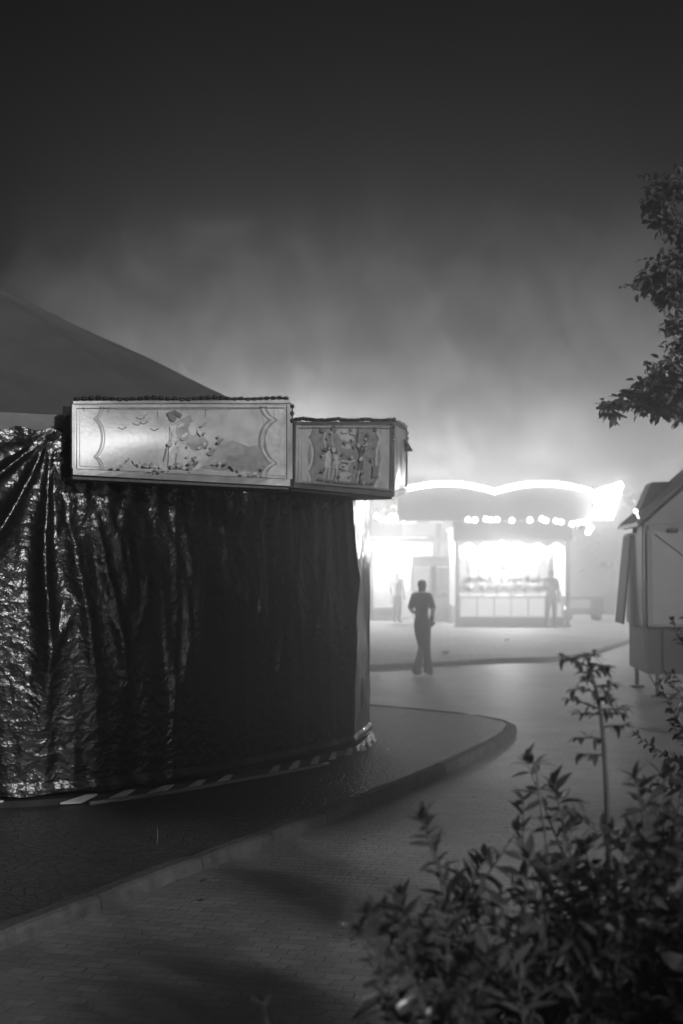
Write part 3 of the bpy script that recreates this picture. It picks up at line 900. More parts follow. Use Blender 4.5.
# thin sapling: bare stem with a feathery head
rnd = random.Random(9)
sap = empty('sapling', (.80,4.3,0)); tag(sap, 'thin bare-stemmed sapling with a small feathery crown above the shrubs', 'sapling')
ms, ml = MB(), MB()
b0 = V((.80,4.3,0))
px = [(608,830),(606,780),(604,745),(601,715),(596,690),(590,668),(584,652)]
pts = [b0*0] + [P(x, y, 4.3)-b0 for x, y in px]
ms.tube(pts, [.009,.008,.008,.007,.006,.005,.004,.002], 6)
def spray(p, d, L, nl):
    tp = [p + d*L*(i/5) + V((0,0,-.12*L*(i/5)**2)) for i in range(6)]
    ms.tube(tp, [.003-.0004*i for i in range(6)], 4)
    for q in range(nl):
        t = .15+.85*q/nl; i = min(4, int(t*5)); c = tp[i].lerp(tp[i+1], t*5-i)
        for sg in (-1, 1):
            o = V((rnd.gauss(0,.5), rnd.gauss(0,.5), rnd.gauss(0,.5))) + d.cross(V((0,0,1)))*sg
            leaf(ml, c, (o+d*.6).normalized(), V((0,0,1)), rnd.uniform(.022,.045), rnd.uniform(.010,.018), 0, .4, .3)
for k in range(13):
    i = 4+k*3.0/13; j = int(i); p = pts[j].lerp(pts[j+1], i-j)
    a = k*2.4
    spray(p, V((math.cos(a), math.sin(a)*.6, rnd.uniform(-.1,.5))).normalized(), rnd.uniform(.06,.12), 7)
for k, (sx, yy) in enumerate(((-1,5),(1,5.2),(-1,4.2),(1,4.6),(-1,3.7))):
    j = int(yy-1); p = pts[j].lerp(pts[j+1], yy-1-j)
    spray(p, V((sx, .1, .15)).normalized(), .085, 6)
ms.build('stem', M_STEM, sap); ml.build('foliage', M_LEAF, sap)
# second stalks, pale and bare
for (bx, by, tx, ty, hh, lab) in ((1.06,3.7,.86,3.6,1.22,'tall bare pale stalk rising through the shrubs, with two leaves at its tip'), (.66,4.0,.555,4.1,1.2,'thin weed stalk with a small star of leaves at its tip')):
    st = empty('weed_stalk', (bx,by,0)); tag(st, lab, 'weed')
    ms, ml = MB(), MB(); tip = V((tx-bx, ty-by, hh))
    pts = [V((tip.x*t**1.5, tip.y*t, tip.z*t)) for t in (i/8 for i in range(9))]
    ms.tube(pts, [.007-.0005*i for i in range(9)], 6)
    for q in range(7):
        a = q*.9; leaf(ml, pts[-1], V((math.cos(a), math.sin(a), rnd.uniform(.1,.7))).normalized(), V((0,0,1)), rnd.uniform(.05,.09), .012, 0, .3, .3)
    for q in range(4):
        a = q*2.2; leaf(ml, pts[5+q%3], V((math.cos(a), math.sin(a), .3)).normalized(), V((0,0,1)), .06, .012, 0, .3, .3)
    ms.build('stem', M_STEM_LT, st); ml.build('foliage', M_LEAF_PALE, st)
# weed in the island pavement
q = G(157, 843, KZ)
wd = empty('weed', q); tag(wd, 'tiny lone weed sprouting from the dark cobbled pavement', 'weed')
ms, ml = MB(), MB()
ms.tube([(0,0,-.01),(0.004,0,.05),(.0,0,.10)], [.003,.0025,.002], 5)
for k in range(5):
    a = k*1.7; leaf(ml, V((0,0,.05+.012*k)), V((math.cos(a),math.sin(a),.9)).normalized(), V((0,0,1)), .035, .010, 0, .3, .3)
ms.build('stem', M_STEM_LT, wd); ml.build('foliage', M_LEAF_PALE, wd)

rnd = random.Random(31); ml = MB()
for q in range(220):
    a, b = rnd.random(), rnd.random()
    p = V((-1.2+5.5*a, 3.2+13*b*b, .004)) if q % 3 else G(rnd.uniform(20,480), rnd.uniform(800,930), KZ)
    if q % 3 == 0:
        p.z = KZ+.002
        d_ = min(range(len(kl)), key=lambda i: (kl[i]-V((p.x,p.y,0))).length)
        if (kl[d_]-V((p.x,p.y,0))).length < .25 or p.x > kl[d_].x: continue
    w = rnd.uniform(0, 6.28)
    leaf(ml, p+V((0,0,.004)), V((math.cos(w), math.sin(w), .05)), V((0,0,1)), rnd.uniform(.03,.06), rnd.uniform(.015,.03), 0, -.1, .25)
tag(ml.build('fallen_leaves', M_LEAF_PALE), kind='stuff')

# ------------------------------------------------------------------ tree at the edge
tb = V((5.6, 12.4, 0))
tree = empty('tree', tb); tag(tree, 'leafy tree whose drooping branches hang in over the trailer roof', 'tree')
ms, ml = MB(), MB(); rnd = random.Random(17)
trunk = [V((0,0,-.05)), V((.03,0,.8)), V((-.02,.03,1.8)), V((.05,0,3.0)), V((0,.05,4.4)), V((.1,0,5.6)), V((.05,0,6.6))]
ms.tube(trunk, [.22,.17,.15,.13,.1,.07,.03], 10)
limbs = []
def limb(a, b, r0, sag):
    pts = [a.lerp(b, i/8)+V((0,0,sag*math.sin(math.pi*i/8)))+V((mn.noise(V((i,a.z,b.x))), mn.noise(V((i,b.z,3))), 0))*.08*(i/8) for i in range(9)]
    ms.tube(pts, [r0*(1-.8*i/8) for i in range(9)], 6); return pts
def clump(c, r, n, flat=.7, ls=(.05,.1)):
    for _ in range(n):
        v = V((rnd.gauss(0,1), rnd.gauss(0,1), rnd.gauss(0,flat)))
        v = v*(r*.55)
        d = V((rnd.gauss(0,1), rnd.gauss(0,1), rnd.gauss(-.3,.6))).normalized()
        leaf(ml, c+v, d, V((rnd.gauss(0,.5),rnd.gauss(0,.5),1)), rnd.uniform(*ls), rnd.uniform(.03,.055), 0, .3, .3)
targets = [  # px, py, size px
 (664,185,14),(676,192,16),(655,205,12),(672,215,14),(680,230,14),(662,222,9),
 (668,262,16),(656,280,13),(645,284,7),(676,284,16),(664,296,10),(680,300,12),(682,250,12),
 (676,325,10),(683,345,12),
 (672,365,14),(658,378,13),(645,386,11),(632,394,9),(618,402,7),(606,407,5),(665,390,14),(655,400,12),(672,405,12),(680,385,16),(642,402,9),(612,414,4),(680,412,12),(660,412,8)]
for k, (x, y, s) in enumerate(targets):
    D = 11.8+rnd.uniform(-.7,.7)
    c = P(x, y, D)-tb; r_ = s/F*D
    clump(c, r_*1.1, int(16+s*5))
    for q in range(4):
        e = c+V((rnd.gauss(0,r_*.7), rnd.gauss(0,r_*.7), rnd.gauss(0,r_*.5)))
        ms.tube([c+V((.12,0,-.03)), (c+e)*.5+V((0,0,.02)), e], [.008,.006,.003], 4)
    if k % 3 == 0: limb(V((0,0,max(1.8, c.z-.7))), c+V((.1,0,0)), .03, .12)
for (x, y, x0) in ((600,408,.5),(640,285,.3),(650,182,.2),(630,393,.3)):
    e = P(x, y, 11.7)-tb; a = V((0,0,min(6, max(2.2, e.z-.5))))
    pts = limb(a, e, .06, .25)
    for q in range(16):
        i = rnd.randint(4, 7); clump(pts[i].lerp(pts[i+1], rnd.random())+V((rnd.gauss(0,.07),rnd.gauss(0,.1),rnd.gauss(0,.05))), .10, 8)
for k in range(120):         # foliage round the limbs back to the trunk
    x = rnd.uniform(-1.9, .4); z = rnd.uniform(2.9, 6.4); y = rnd.gauss(0, .8)
    c = V((x, y, z)); w_ = c+tb
    if 341.5+1422*w_.x/w_.y < 700: continue
    clump(c, .3, 34)
for k in range(11):          # the rest of the crown, to the side and above
    a = rnd.uniform(-1.9, 1.9); z = rnd.uniform(2.8, 6.2)
    e = V((1.9*math.cos(a), 2.0*math.sin(a), z))*V((1,1,1)).x
    pts = limb(V((0,0,z-.7)), e, .05, .2)
    for q in range(9):
        i = rnd.randint(3, 7); clump(pts[i]+V((rnd.gauss(0,.25),rnd.gauss(0,.25),rnd.gauss(0,.2))), .3, 40)
ms.build('trunk', M_BARK, tree); ml.build('crown', M_TREE, tree)
print('plants done')

# ------------------------------------------------------------------ closed trailer stall
tr = empty('trailer', (4.26, 20.0, 0))
tag(tr, 'closed fairground trailer with a gabled roof, side flap and corner leg', 'trailer')
O = V((4.26, 20.0, 0)); ex = V((.995, -.10, 0)).normalized(); ey = V((.07, .998, 0)).normalized()
Mt = Matrix(((ex.x, ey.x, 0, 0), (ex.y, ey.y, 0, 0), (0, 0, 1, 0), (0, 0, 0, 1)))
LW, LD = 3.6, 2.0
mb = MB(); mb.box((0,0,.98),(LW,LD,2.42), 0, Mt); mb.build('body', M_GREY, tr)
mb = MB(); mb.box((.03,.04,.32),(LW-.05,LD-.05,.975), 0, Mt)
for k in range(4): mb.box((.25+k*.85,.0,.36),(.31+k*.85,.036,.97), 0, Mt)
mb.build('lower_skirt', M_FLAP, tr)
# big front shutter with frame
mb = MB(); mb.box((.10,-.035,1.02),(LW-.1,-.004,2.33), 0, Mt); sh = mb.build('front_shutter', M_GREY_LT, tr)
mb = MB()
for lo, hi in (((.06,-.05,2.335),(LW-.06,-.004,2.40)), ((.06,-.05,.985),(LW-.06,-.004,1.015)), ((.03,-.05,1.0),(.095,-.004,2.334)), ((LW-.095,-.05,1.0),(LW-.03,-.004,2.334)), ((1.75,-.048,1.018),(1.80,-.036,2.332))):
    mb.box(lo, hi, 0, Mt)
mb.build('shutter_frame', M_GREY, tr)
# gabled roof
def T(u, v, z): return Mt @ V((u, v, z))
mb = MB(); ov = .12
gp = [(-ov,2.40),(LW/2,4.10),(LW+ov,2.40)]
th = .05
for (u0,z0),(u1,z1) in ((gp[0],gp[1]),(gp[1],gp[2])):
    a = [T(u0,-.18,z0),T(u1,-.18,z1),T(u1,LD+.1,z1),T(u0,LD+.1,z0)]
    mb.add(a+[p+V((0,0,th)) for p in a], [(3,2,1,0),(4,5,6,7),(0,1,5,4),(1,2,6,5),(2,3,7,6),(3,0,4,7)])
mb.build('roof', M_GREY_DK, tr)
mb = MB(); a = [T(.0,0,2.425),T(LW,0,2.425),T(LW/2,0,4.02)]
b_ = [T(.0,.04,2.425),T(LW,.04,2.425),T(LW/2,.04,4.02)]
mb.add(a+b_, [(0,1,2),(5,4,3),(0,3,4,1),(1,4,5,2),(2,5,3,0)]); mb.build('gable', M_GREY, tr)
mb = MB(); c0, c1 = T(.14,-.04,2.28), T(1.70,-.04,1.06); mb.tube([c0, c1], .008, 6); mb.build('brace', M_GREY_DK, tr)
for u in (.3, 1.2):
    mb = MB(); mb.bbox((u,-.062,2.30),(u+.16,-.036,2.37), .006, 0, Mt); mb.tube([T(u,-.064,2.335), T(u+.16,-.064,2.335)], .012, 8); mb.build('hinge', M_DARK, tr)
mb = MB(); mb.tube([T(.5,-.04,1.12), T(.5,-.085,1.12), T(.72,-.085,1.12), T(.72,-.04,1.12)], .012, 6); mb.build('handle', M_DARK, tr)
mb = MB(); mb.tube([T(-.02,.02,2.40), T(-.025,.02,1.9), T(-.02,.02,1.2), T(.0,-.03,.7), T(.05,-.04,.3), T(.2,-.25,.02), T(.7,-.5,.015)], .012, 6); mb.build('power_cable', M_DARK, tr)
mb = MB(); mb.bbox((.62,-.04,2.66),(.80,-.002,2.74), .01, 0, Mt); mb.build('vent', M_DARK, tr)
# taller hip behind: rear roof box seen over the eave
mb = MB(); a = [T(.03,1.3,2.47),T(LW-.03,1.3,2.47),T(LW-.03,LD,2.47),T(.03,LD,2.47),T(.30,1.35,3.10),T(LW-.3,1.35,3.10),T(LW-.3,LD-.05,3.10),T(.30,LD-.05,3.10)]
mb.add(a, [(3,2,1,0),(4,5,6,7),(0,1,5,4),(1,2,6,5),(2,3,7,6),(3,0,4,7)]); mb.build('roof_box', M_GREY_DK, tr)
# hanging side flap
mb = MB()
a = [T(-.02,1.1,2.30),T(-.02,LD-.05,2.30),T(-.15,LD-.02,.98),T(-.15,1.1,.98)]
nrm = (a[1]-a[0]).cross(a[3]-a[0]).normalized()
mb.add(a+[p+nrm*.03 for p in a], [(0,1,2,3),(7,6,5,4),(0,4,5,1),(1,5,6,2),(2,6,7,3),(3,7,4,0)])
mb.build('side_flap', M_FLAP, tr)
mb = MB(); mb.bbox((-.05,.85,2.32),(.03,LD-.1,2.40), .01, 0, Mt); mb.build('flap_hinge', M_DARK, tr)
for (u, v) in ((.18,.1),(LW-.2,.1),(.12,LD-.2),(LW-.2,LD-.2)):
    mb = MB(); c = T(u, v, 0)
    mb.tube([c+V((0,0,.03)), c+V((0,0,.34))], .03, 8); mb.bbox((-.10,-.10,.0),(.10,.10,.035), .01, 0, Matrix.Translation(c))
    mb.build('leg', M_DARK, tr)
for u in (1.1, 1.9):
    mb = MB()
    c = T(u, -.02, .31); ax = Mt.to_3x3() @ V((0,1,0))
    mb.tube([c, c+ax*.2], .30, 24); mb.tube([c-ax*.01, c+ax*.01], .16, 16); mb.build('wheel', M_DARK, tr)
mb = MB(); c = T(-.13, -.1, 2.6); mb.ball(c, .035, 10, 8); mb.tube([c+V((.04,0,-.1)), c], .012, 6)
tl = mb.build('corner_lamp', emis('small_lamp', 5), tr)
for o in tr.children:
    for vtx in o.data.vertices: vtx.co = vtx.co  # meshes are in stall space already

# ------------------------------------------------------------------ raised board added out of view to shade the middle of the wrap
hs = empty('shade_board', (4.72, 3.0, 0)); tag(hs, 'blank raised board on steel posts, added out of view to shade the middle of the black sheeting', 'shade_board')
mb = MB(); mb.bbox((-2.05,0,2.95),(2.2,.08,5.30), .01); mb.build('panel', M_GREY_LT, hs)
for lo, hi in (((-2.12,-.03,2.85),(2.27,.11,2.946)), ((-2.12,-.03,5.304),(2.27,.11,5.38))):
    mb = MB(); mb.bbox(lo, hi, .01); mb.build('rail', M_DARK, hs)
for x in (-1.4, 0.1, 1.6):
    mb = MB(); mb.box((x-.06,.085,0),(x+.06,.2,5.25)); mb.build('post', M_STEEL, hs)

# ------------------------------------------------------------------ bright game stall (front pavilion)
S = 43.5/F; BY = 43.5
def bx(px): return (px-341.5)*S
st = empty('game_stall', (bx(512), BY, KZ)); tag(st, 'brightly lit game stall with a dark fascia, wavy neon roofline and glowing arrow sign', 'stall')
def sp(mb, name, m, parent=st):
    o = mb.build(name, m, parent)
    o.matrix_parent_inverse = Matrix.Translation((-bx(512), -BY, -KZ)) if parent is st else Matrix.Identity(4)
    return o
X0, X1 = bx(457), bx(567); DEP = 3.0; ZB = KZ
for (x, y) in ((X0,BY),(X1,BY),(X0,BY+DEP),(X1,BY+DEP)):
    mb = MB(); mb.bbox((x-.06,y-.06,ZB),(x+.06,y+.06,2.70), .01); mb.bbox((x-.1,y-.1,ZB),(x+.1,y+.1,ZB+.06), .01); sp(mb, 'post', M_GREY)
mb = MB(); mb.bbox((X0-.12,BY-.14,2.705),(X1+.14,BY-.02,3.30), .015); fas = sp(mb, 'fascia', M_DARK)
mb = MB(); mb.box((X0-.1,BY-.018,3.05),(X1+.1,BY+DEP+.15,3.15)); mb.box((X0-.06,BY-.016,2.72),(X0-.01,BY+DEP,3.04)); mb.box((X1+.01,BY-.016,2.72),(X1+.06,BY+DEP,3.04)); sp(mb, 'canopy', M_WHITE)
mb = MB(); mb.box((X0+.06,BY+DEP-.03,.62),(X1-.06,BY+DEP+.03,3.04)); sp(mb, 'back_wall', M_WHITE)
for xw in (X0, X1):
    mb = MB(); mb.box((xw-.02,BY+.3,.7),(xw+.02,BY+DEP-.07,2.7)); sp(mb, 'side_wall', M_WHITE)
mb = MB(); mb.box((X0+.08,BY+.1,ZB+.28),(X1-.08,BY+.45,.98)); mb.bbox((X0+.07,BY+.04,.985),(X1-.07,BY+.55,1.03), .01); sp(mb, 'counter', M_WHITE)
mb = MB(); mb.box((X0+.08,BY+.13,ZB),(X1-.08,BY+.42,ZB+.275)); sp(mb, 'counter_plinth', M_GREY)
for z in (1.35, 1.95):
    mb = MB(); mb.box((X0+.1,BY+DEP-.42,z),(X1-.1,BY+DEP-.035,z+.03)); sp(mb, 'shelf', M_WHITE)
for k in range(6):
    x0 = X0+.12+k*(X1-X0-.24)/6; x1 = x0+(X1-X0-.24)/6-.05
    mb = MB(); mb.bbox((x0,BY+.075,ZB+.32),(x1,BY+.098,.95), .006); pn = sp(mb, 'added_glow_panel', M_PANEL)  # counter front made to glow so it reads bright white
    mb = MB(); xm = (x0+x1)/2; mb.prism([(xm-.1,.42),(xm+.1,.42),(xm+.06,.6),(xm+.13,.74),(xm,.86),(xm-.13,.74),(xm-.06,.6)], lambda u, v, w: V((u, BY+.066+w, v)), .006); mb.build('painted_figure', M_GREY, pn).matrix_parent_inverse = Matrix.Translation((-bx(512), -BY, -KZ))
# scalloped awning strip
mb = MB(); n = 60; sc_ = 6
vs = []
for i in range(n+1):
    t = i/n; x = X0+.08+(X1-X0-.16)*t; dep = .05+.15*(1-abs(math.sin(math.pi*t*sc_)))
    vs += [(x, BY+.02, 2.70), (x, BY+.02-.01*math.sin(i), 2.70-dep)]
mb.add(vs, [(2*i, 2*i+1, 2*i+3, 2*i+2) for i in range(n)], 0, True); sp(mb, 'scalloped_valance', M_CANVAS)
# roof crest: two arched boards carrying neon
XL = bx(398); XR = bx(592)
def crest(x):
    t = (x-XL)/(XR-XL); return 4.20+.26*abs(math.sin(math.pi*t*2.0))**.8
mb = MB(); n = 64; poly = [(XL,3.32)] + [(XL+(XR-XL)*i/n, crest(XL+(XR-XL)*i/n)-.06) for i in range(n+1)] + [(XR,3.32)]
mb.prism(poly, lambda u, v, w: V((u, BY+.1+w, v)), .08); sp(mb, 'crest_board', M_DARK)
for a, b_ in ((0,.5),(.5,1)):
    mb = MB(); pts = [(XL+(XR-XL)*(a+(b_-a)*i/24), BY+.04, crest(XL+(XR-XL)*(a+(b_-a)*i/24))) for i in range(25)]
    mb.tube(pts, .07, 8); sp(mb, 'neon_tube', M_NEON)
# glowing arrow-shaped sign at the end
mb = MB(); pl = [(bx(587),3.36),(bx(597),3.80),(bx(590),4.18),(bx(621),4.52),(bx(623),4.40),(bx(612),3.36)]
mb.prism(pl, lambda u, v, w: V((u, BY-.1+w, v)), .22, 0); sg = sp(mb, 'lit_sign', M_SIGN)
mb = MB(); mb.tube([(bx(575),BY+.15,3.5),(bx(606),BY+.15,3.6)], .04, 8); mb.tube([(bx(575),BY+.15,4.1),(bx(606),BY+.15,4.1)], .04, 8); sp(mb, 'sign_bracket', M_DARK)
# bulbs along the fascia and the curl beside it
bulbs = [(468,519.5),(475,520),(486,519),(491,520),(497,519.5),(512,520.5),(530,520),(542,519),(546,520.5),(556,521),(561,522),(572,524),(578,523),(584,522),(588,524),(591,528),(588,532)]
for (x, y) in bulbs:
    mb = MB(); c = P(x, y, BY-.2); mb.ball(c, .085, 10, 7); mb.tube([c+V((0,.04,0)), c+V((0,.12,0))], .03, 6); sp(mb, 'bulb', M_BULB)
mb = MB(); mb.tube([(X1,BY-.02,3.2),(bx(585),BY-.02,3.27),(bx(591),BY-.02,3.12),(bx(588),BY-.02,2.95)], .025, 8); sp(mb, 'bulb_arm', M_DARK)
mb = MB(); mb.box((X0+.3,BY+.8,2.9),(X1-.3,BY+.95,2.96)); mb.box((X0+.3,BY+2.0,2.9),(X1-.3,BY+2.15,2.96)); sp(mb, 'ceiling_tube', M_TUBE)

# prizes
rnd = random.Random(4)
def toy(parent_loc, s, m1, name='plush_toy'):
    r = empty(name, parent_loc)
    mb = MB(); mb.ball((0,0,.5*s), (.36*s,.30*s,.5*s)); mb.ball((-.3*s,-.1*s,.62*s), (.1*s,.1*s,.25*s)); mb.ball((.3*s,-.1*s,.62*s), (.1*s,.1*s,.25*s)); mb.ball((-.2*s,-.25*s,.12*s), (.12*s,.22*s,.12*s)); mb.ball((.2*s,-.25*s,.12*s), (.12*s,.22*s,.12*s))
    mb.build('body', m1, r)
    mb = MB(); mb.ball((0,-.03*s,1.18*s), (.3*s,.28*s,.27*s)); mb.ball((0,-.28*s,1.1*s), (.12*s,.1*s,.09*s)); mb.build('head', m1, r)
    for sx in (-1, 1):
        mb = MB(); mb.ball((sx*.24*s,0,1.42*s), (.1*s,.06*s,.11*s)); mb.build('ear', m1, r)
    return r
tA = None
tones = [M_PMID, M_PGR, M_PDK, M_GREY]
for k in range(9):
    x = X0+.35+k*(X1-X0-.7)/8
    if k == 0: tA = toy((x, BY+DEP-.24, 1.38), .22, M_PMID); o = tA
    else:
        o = copy_tree(tA); o.location = (x, BY+DEP-.24, 1.38)
    tag(o, 'small plush toy prize in the row on the lower shelf of the lit stall', 'toy', 'plush toys on the lower shelf')
hA = None
for k in range(8):
    x = X0+.5+k*(X1-X0-1.0)/7 + (.12 if k > 3 else -.12)
    if k == 0:
        hA = empty('hanging_banner', (x, BY+DEP-.5, 1.5)); mb = MB()
        mb.prism([(-.15,.66),(.15,.66),(.15,.1),(.0,.0),(-.15,.1)], lambda u, v, w: V((u, w, v+.02)), .02); mb.build('cloth', M_GREY, hA)
        mb = MB(); mb.tube([(-.18,.01,.69),(.18,.01,.69)], .014, 8); mb.tube([(-.16,.01,.69),(0,.01,.85),(.16,.01,.69)], .005, 5); mb.build('rod', M_STEEL, hA); o = hA
    else: o = copy_tree(hA); o.location = (x, BY+DEP-.5, 1.5)
    tag(o, 'grey pennant hanging at the back of the lit stall', 'banner', 'pennants in the lit stall')
cA = None
for k in range(7):
    x = X0+.4+k*(X1-X0-.8)/6
    if k == 0:
        cA = empty('prize_cup', (x, BY+.3, 1.032)); mb = MB()
        prof = [(.0,.07),(.03,.07),(.035,.02),(.1,.018),(.13,.05),(.2,.09),(.28,.1)]
        mb.tube([(0,0,z) for z, r_ in prof], [r_ for z, r_ in prof], 14); mb.build('cup', M_STEEL, cA)
        for sx in (-1, 1):
            mb = MB(); mb.tube([(sx*.09,0,.25),(sx*.15,0,.25),(sx*.16,0,.19),(sx*.07,0,.14)], .01, 6); mb.build('handle', M_STEEL, cA)
        o = cA
    else: o = copy_tree(cA); o.location = (x, BY+.3, 1.032)
    tag(o, 'metal prize cup standing on the lit stall counter', 'cup', 'prize cups on the stall counter')

# ------------------------------------------------------------------ second stall set back on the near side of the pavilion
B2 = 49.0; S2 = B2/F
def b2(px): return (px-341.5)*S2
k2 = empty('ticket_stall', (b2(410), B2, KZ)); tag(k2, 'washed-out open stall with a white counter, half hidden behind the carousel corner', 'stall')
def kp(mb, name, m, parent=k2):
    o = mb.build(name, m, parent)
    o.matrix_parent_inverse = Matrix.Translation((-b2(410), -B2, -KZ)) if parent is k2 else Matrix.Identity(4)
    return o
xa, xb = b2(130), X0-.2
for x in (xa, b2(250), b2(371.5), xb):
    mb = MB(); mb.bbox((x-.05,B2-.05,KZ),(x+.05,B2+.05,2.78), .01); kp(mb, 'post', M_GREY)
mb = MB(); mb.bbox((xa-.1,B2-.15,2.785),(xb+.1,B2-.055,2.93), .01); mb.bbox((xa-.1,B2-.12,2.94),(xb+.1,B2-.06,3.45), .01); kp(mb, 'fascia', M_GREY_LT)
mb = MB(); mb.bbox((b2(402),B2-.15,2.98),(xb-.1,B2-.125,3.42), .01); kp(mb, 'fascia_panel', M_WHITE)
mb = MB(); mb.box((xa-.1,B2-.05,3.0),(xb+.1,B2+3.2,3.08)); kp(mb, 'canopy', M_WHITE)
mb = MB(); mb.box((xa,B2+3.0,KZ),(xb,B2+3.08,2.99)); kp(mb, 'back_wall', M_WHITE)
mb = MB(); mb.box((xa+.06,B2+.0,KZ),(b2(400),B2+.45,.52)); mb.bbox((xa+.06,B2-.05,.525),(b2(401),B2+.5,.56), .01); kp(mb, 'counter', M_WHITE)
for (x, y) in ((150,516),(180,518),(210,517),(240,519),(270,517),(300,518),(330,516),(355,518),(376,516),(381,519),(387,520),(391,516),(396,518),(403,519),(408,516)):
    mb = MB(); c = P(x, y, B2-.25); mb.ball(c, .085, 10, 7); kp(mb, 'bulb', M_BULB)
mb = MB(); mb.box((xa+.3,B2+1.0,2.92),(xb-.3,B2+1.15,2.98)); kp(mb, 'ceiling_tube', M_TUBE)
# glass prize cabinets
pA = None
for k, (x0, lab) in enumerate(((423,'glass prize cabinet at the post of the lit game stall'),(441,'glass prize cabinet next to the counter of the washed-out stall'))):
    x = b2((441,423)[k]) ; w = .42
    if k == 0:
        pA = empty('prize_cabinet', (x, B2-.4, KZ)); o = pA
        mb = MB(); mb.bbox((-w,-.35,0),(w,.35,.8), .02); mb.build('base', M_WHITE, o)
        for sx in (-1, 1):
            for sy in (-1, 1):
                mb = MB(); mb.box((sx*w*.93-.02,sy*.3-.02,.802),(sx*w*.93+.02,sy*.3+.02,1.85)); mb.build('corner_post', M_GREY, o)
        mb = MB(); mb.bbox((-w,-.35,1.855),(w,.35,2.2), .02); mb.build('top_box', M_GREY_LT, o)
        mb = MB(); mb.box((-w*.8,-.2,1.82),(w*.8,.2,1.85)); mb.build('light_panel', M_TUBE, o)
        gm, gnt, gb, go = nmat('cabinet_glass'); gb.inputs['Transmission Weight'].default_value = 1; gb.inputs['Roughness'].default_value = .02; gb.inputs['IOR'].default_value = 1.05
        mb = MB(); mb.box((-w*.9,-.33,.81),(w*.9,-.325,1.85)); mb.build('glass', gm, o)
        mb = MB()
        for q in range(9): mb.ball((rnd.uniform(-.3,.3), rnd.uniform(-.2,.2), .87+.06*(q%3)), .08)
        mb.build('prizes', M_PGR, o)
    else: o = copy_tree(pA); o.location = (x, B2-.4, KZ)
    tag(o, lab, 'cabinet', 'glass prize cabinets')

# low counter cart to the right of the pavilion
lc = empty('low_cart', (bx(585)*1.12, 49.5, KZ)); tag(lc, 'low grey cart with a lit lamp standing beyond the end post of the stall', 'cart')
ww = .72
mb = MB(); mb.bbox((-ww,-.4,.22),(ww,.4,.78), .03); mb.build('body', M_DARK, lc)
mb = MB(); mb.bbox((-ww-.04,-.44,.785),(ww+.04,.44,.83), .01); mb.build('top', M_GREY_DK, lc)
mb = MB(); mb.bbox((-ww+.25,-.42,.42),(ww-.5,-.402,.72), .005); mb.build('front_panel', M_GREY_LT, lc)
for sx in (-1, 1):
    mb = MB(); mb.tube([(sx*.5,-.36,.14),(sx*.5,-.24,.14)], .14, 16); mb.tube([(sx*.5,.24,.14),(sx*.5,.36,.14)], .14, 16); mb.build('wheel', M_DARK, lc)
mb = MB(); mb.ball((-ww+.1,-.45,.5), .11); mb.build('lamp', M_BULB, lc)

# litter on the far paving
lit = [(507,641),(445,654),(482,645),(416,648)]
for k, (x, y) in enumerate(lit[:2]):
    q = G(x, y, KZ); mb = MB(); rr = random.Random(k+2)
    mb.ball((0,0,.035), (.07,.06,.04), 9, 6, smooth=False)
    mb.v = [(a+rr.uniform(-.015,.015), b+rr.uniform(-.015,.015), max(0.001, c+rr.uniform(-.012,.012))) for a, b, c in mb.v]
    o = mb.build('crumpled_paper', M_PAPER); o.location = q
    tag(o, ('crumpled white paper lying on the paving in front of the lit stall counter','crumpled white paper lying near the far kerb beside the walking person')[k], 'litter')

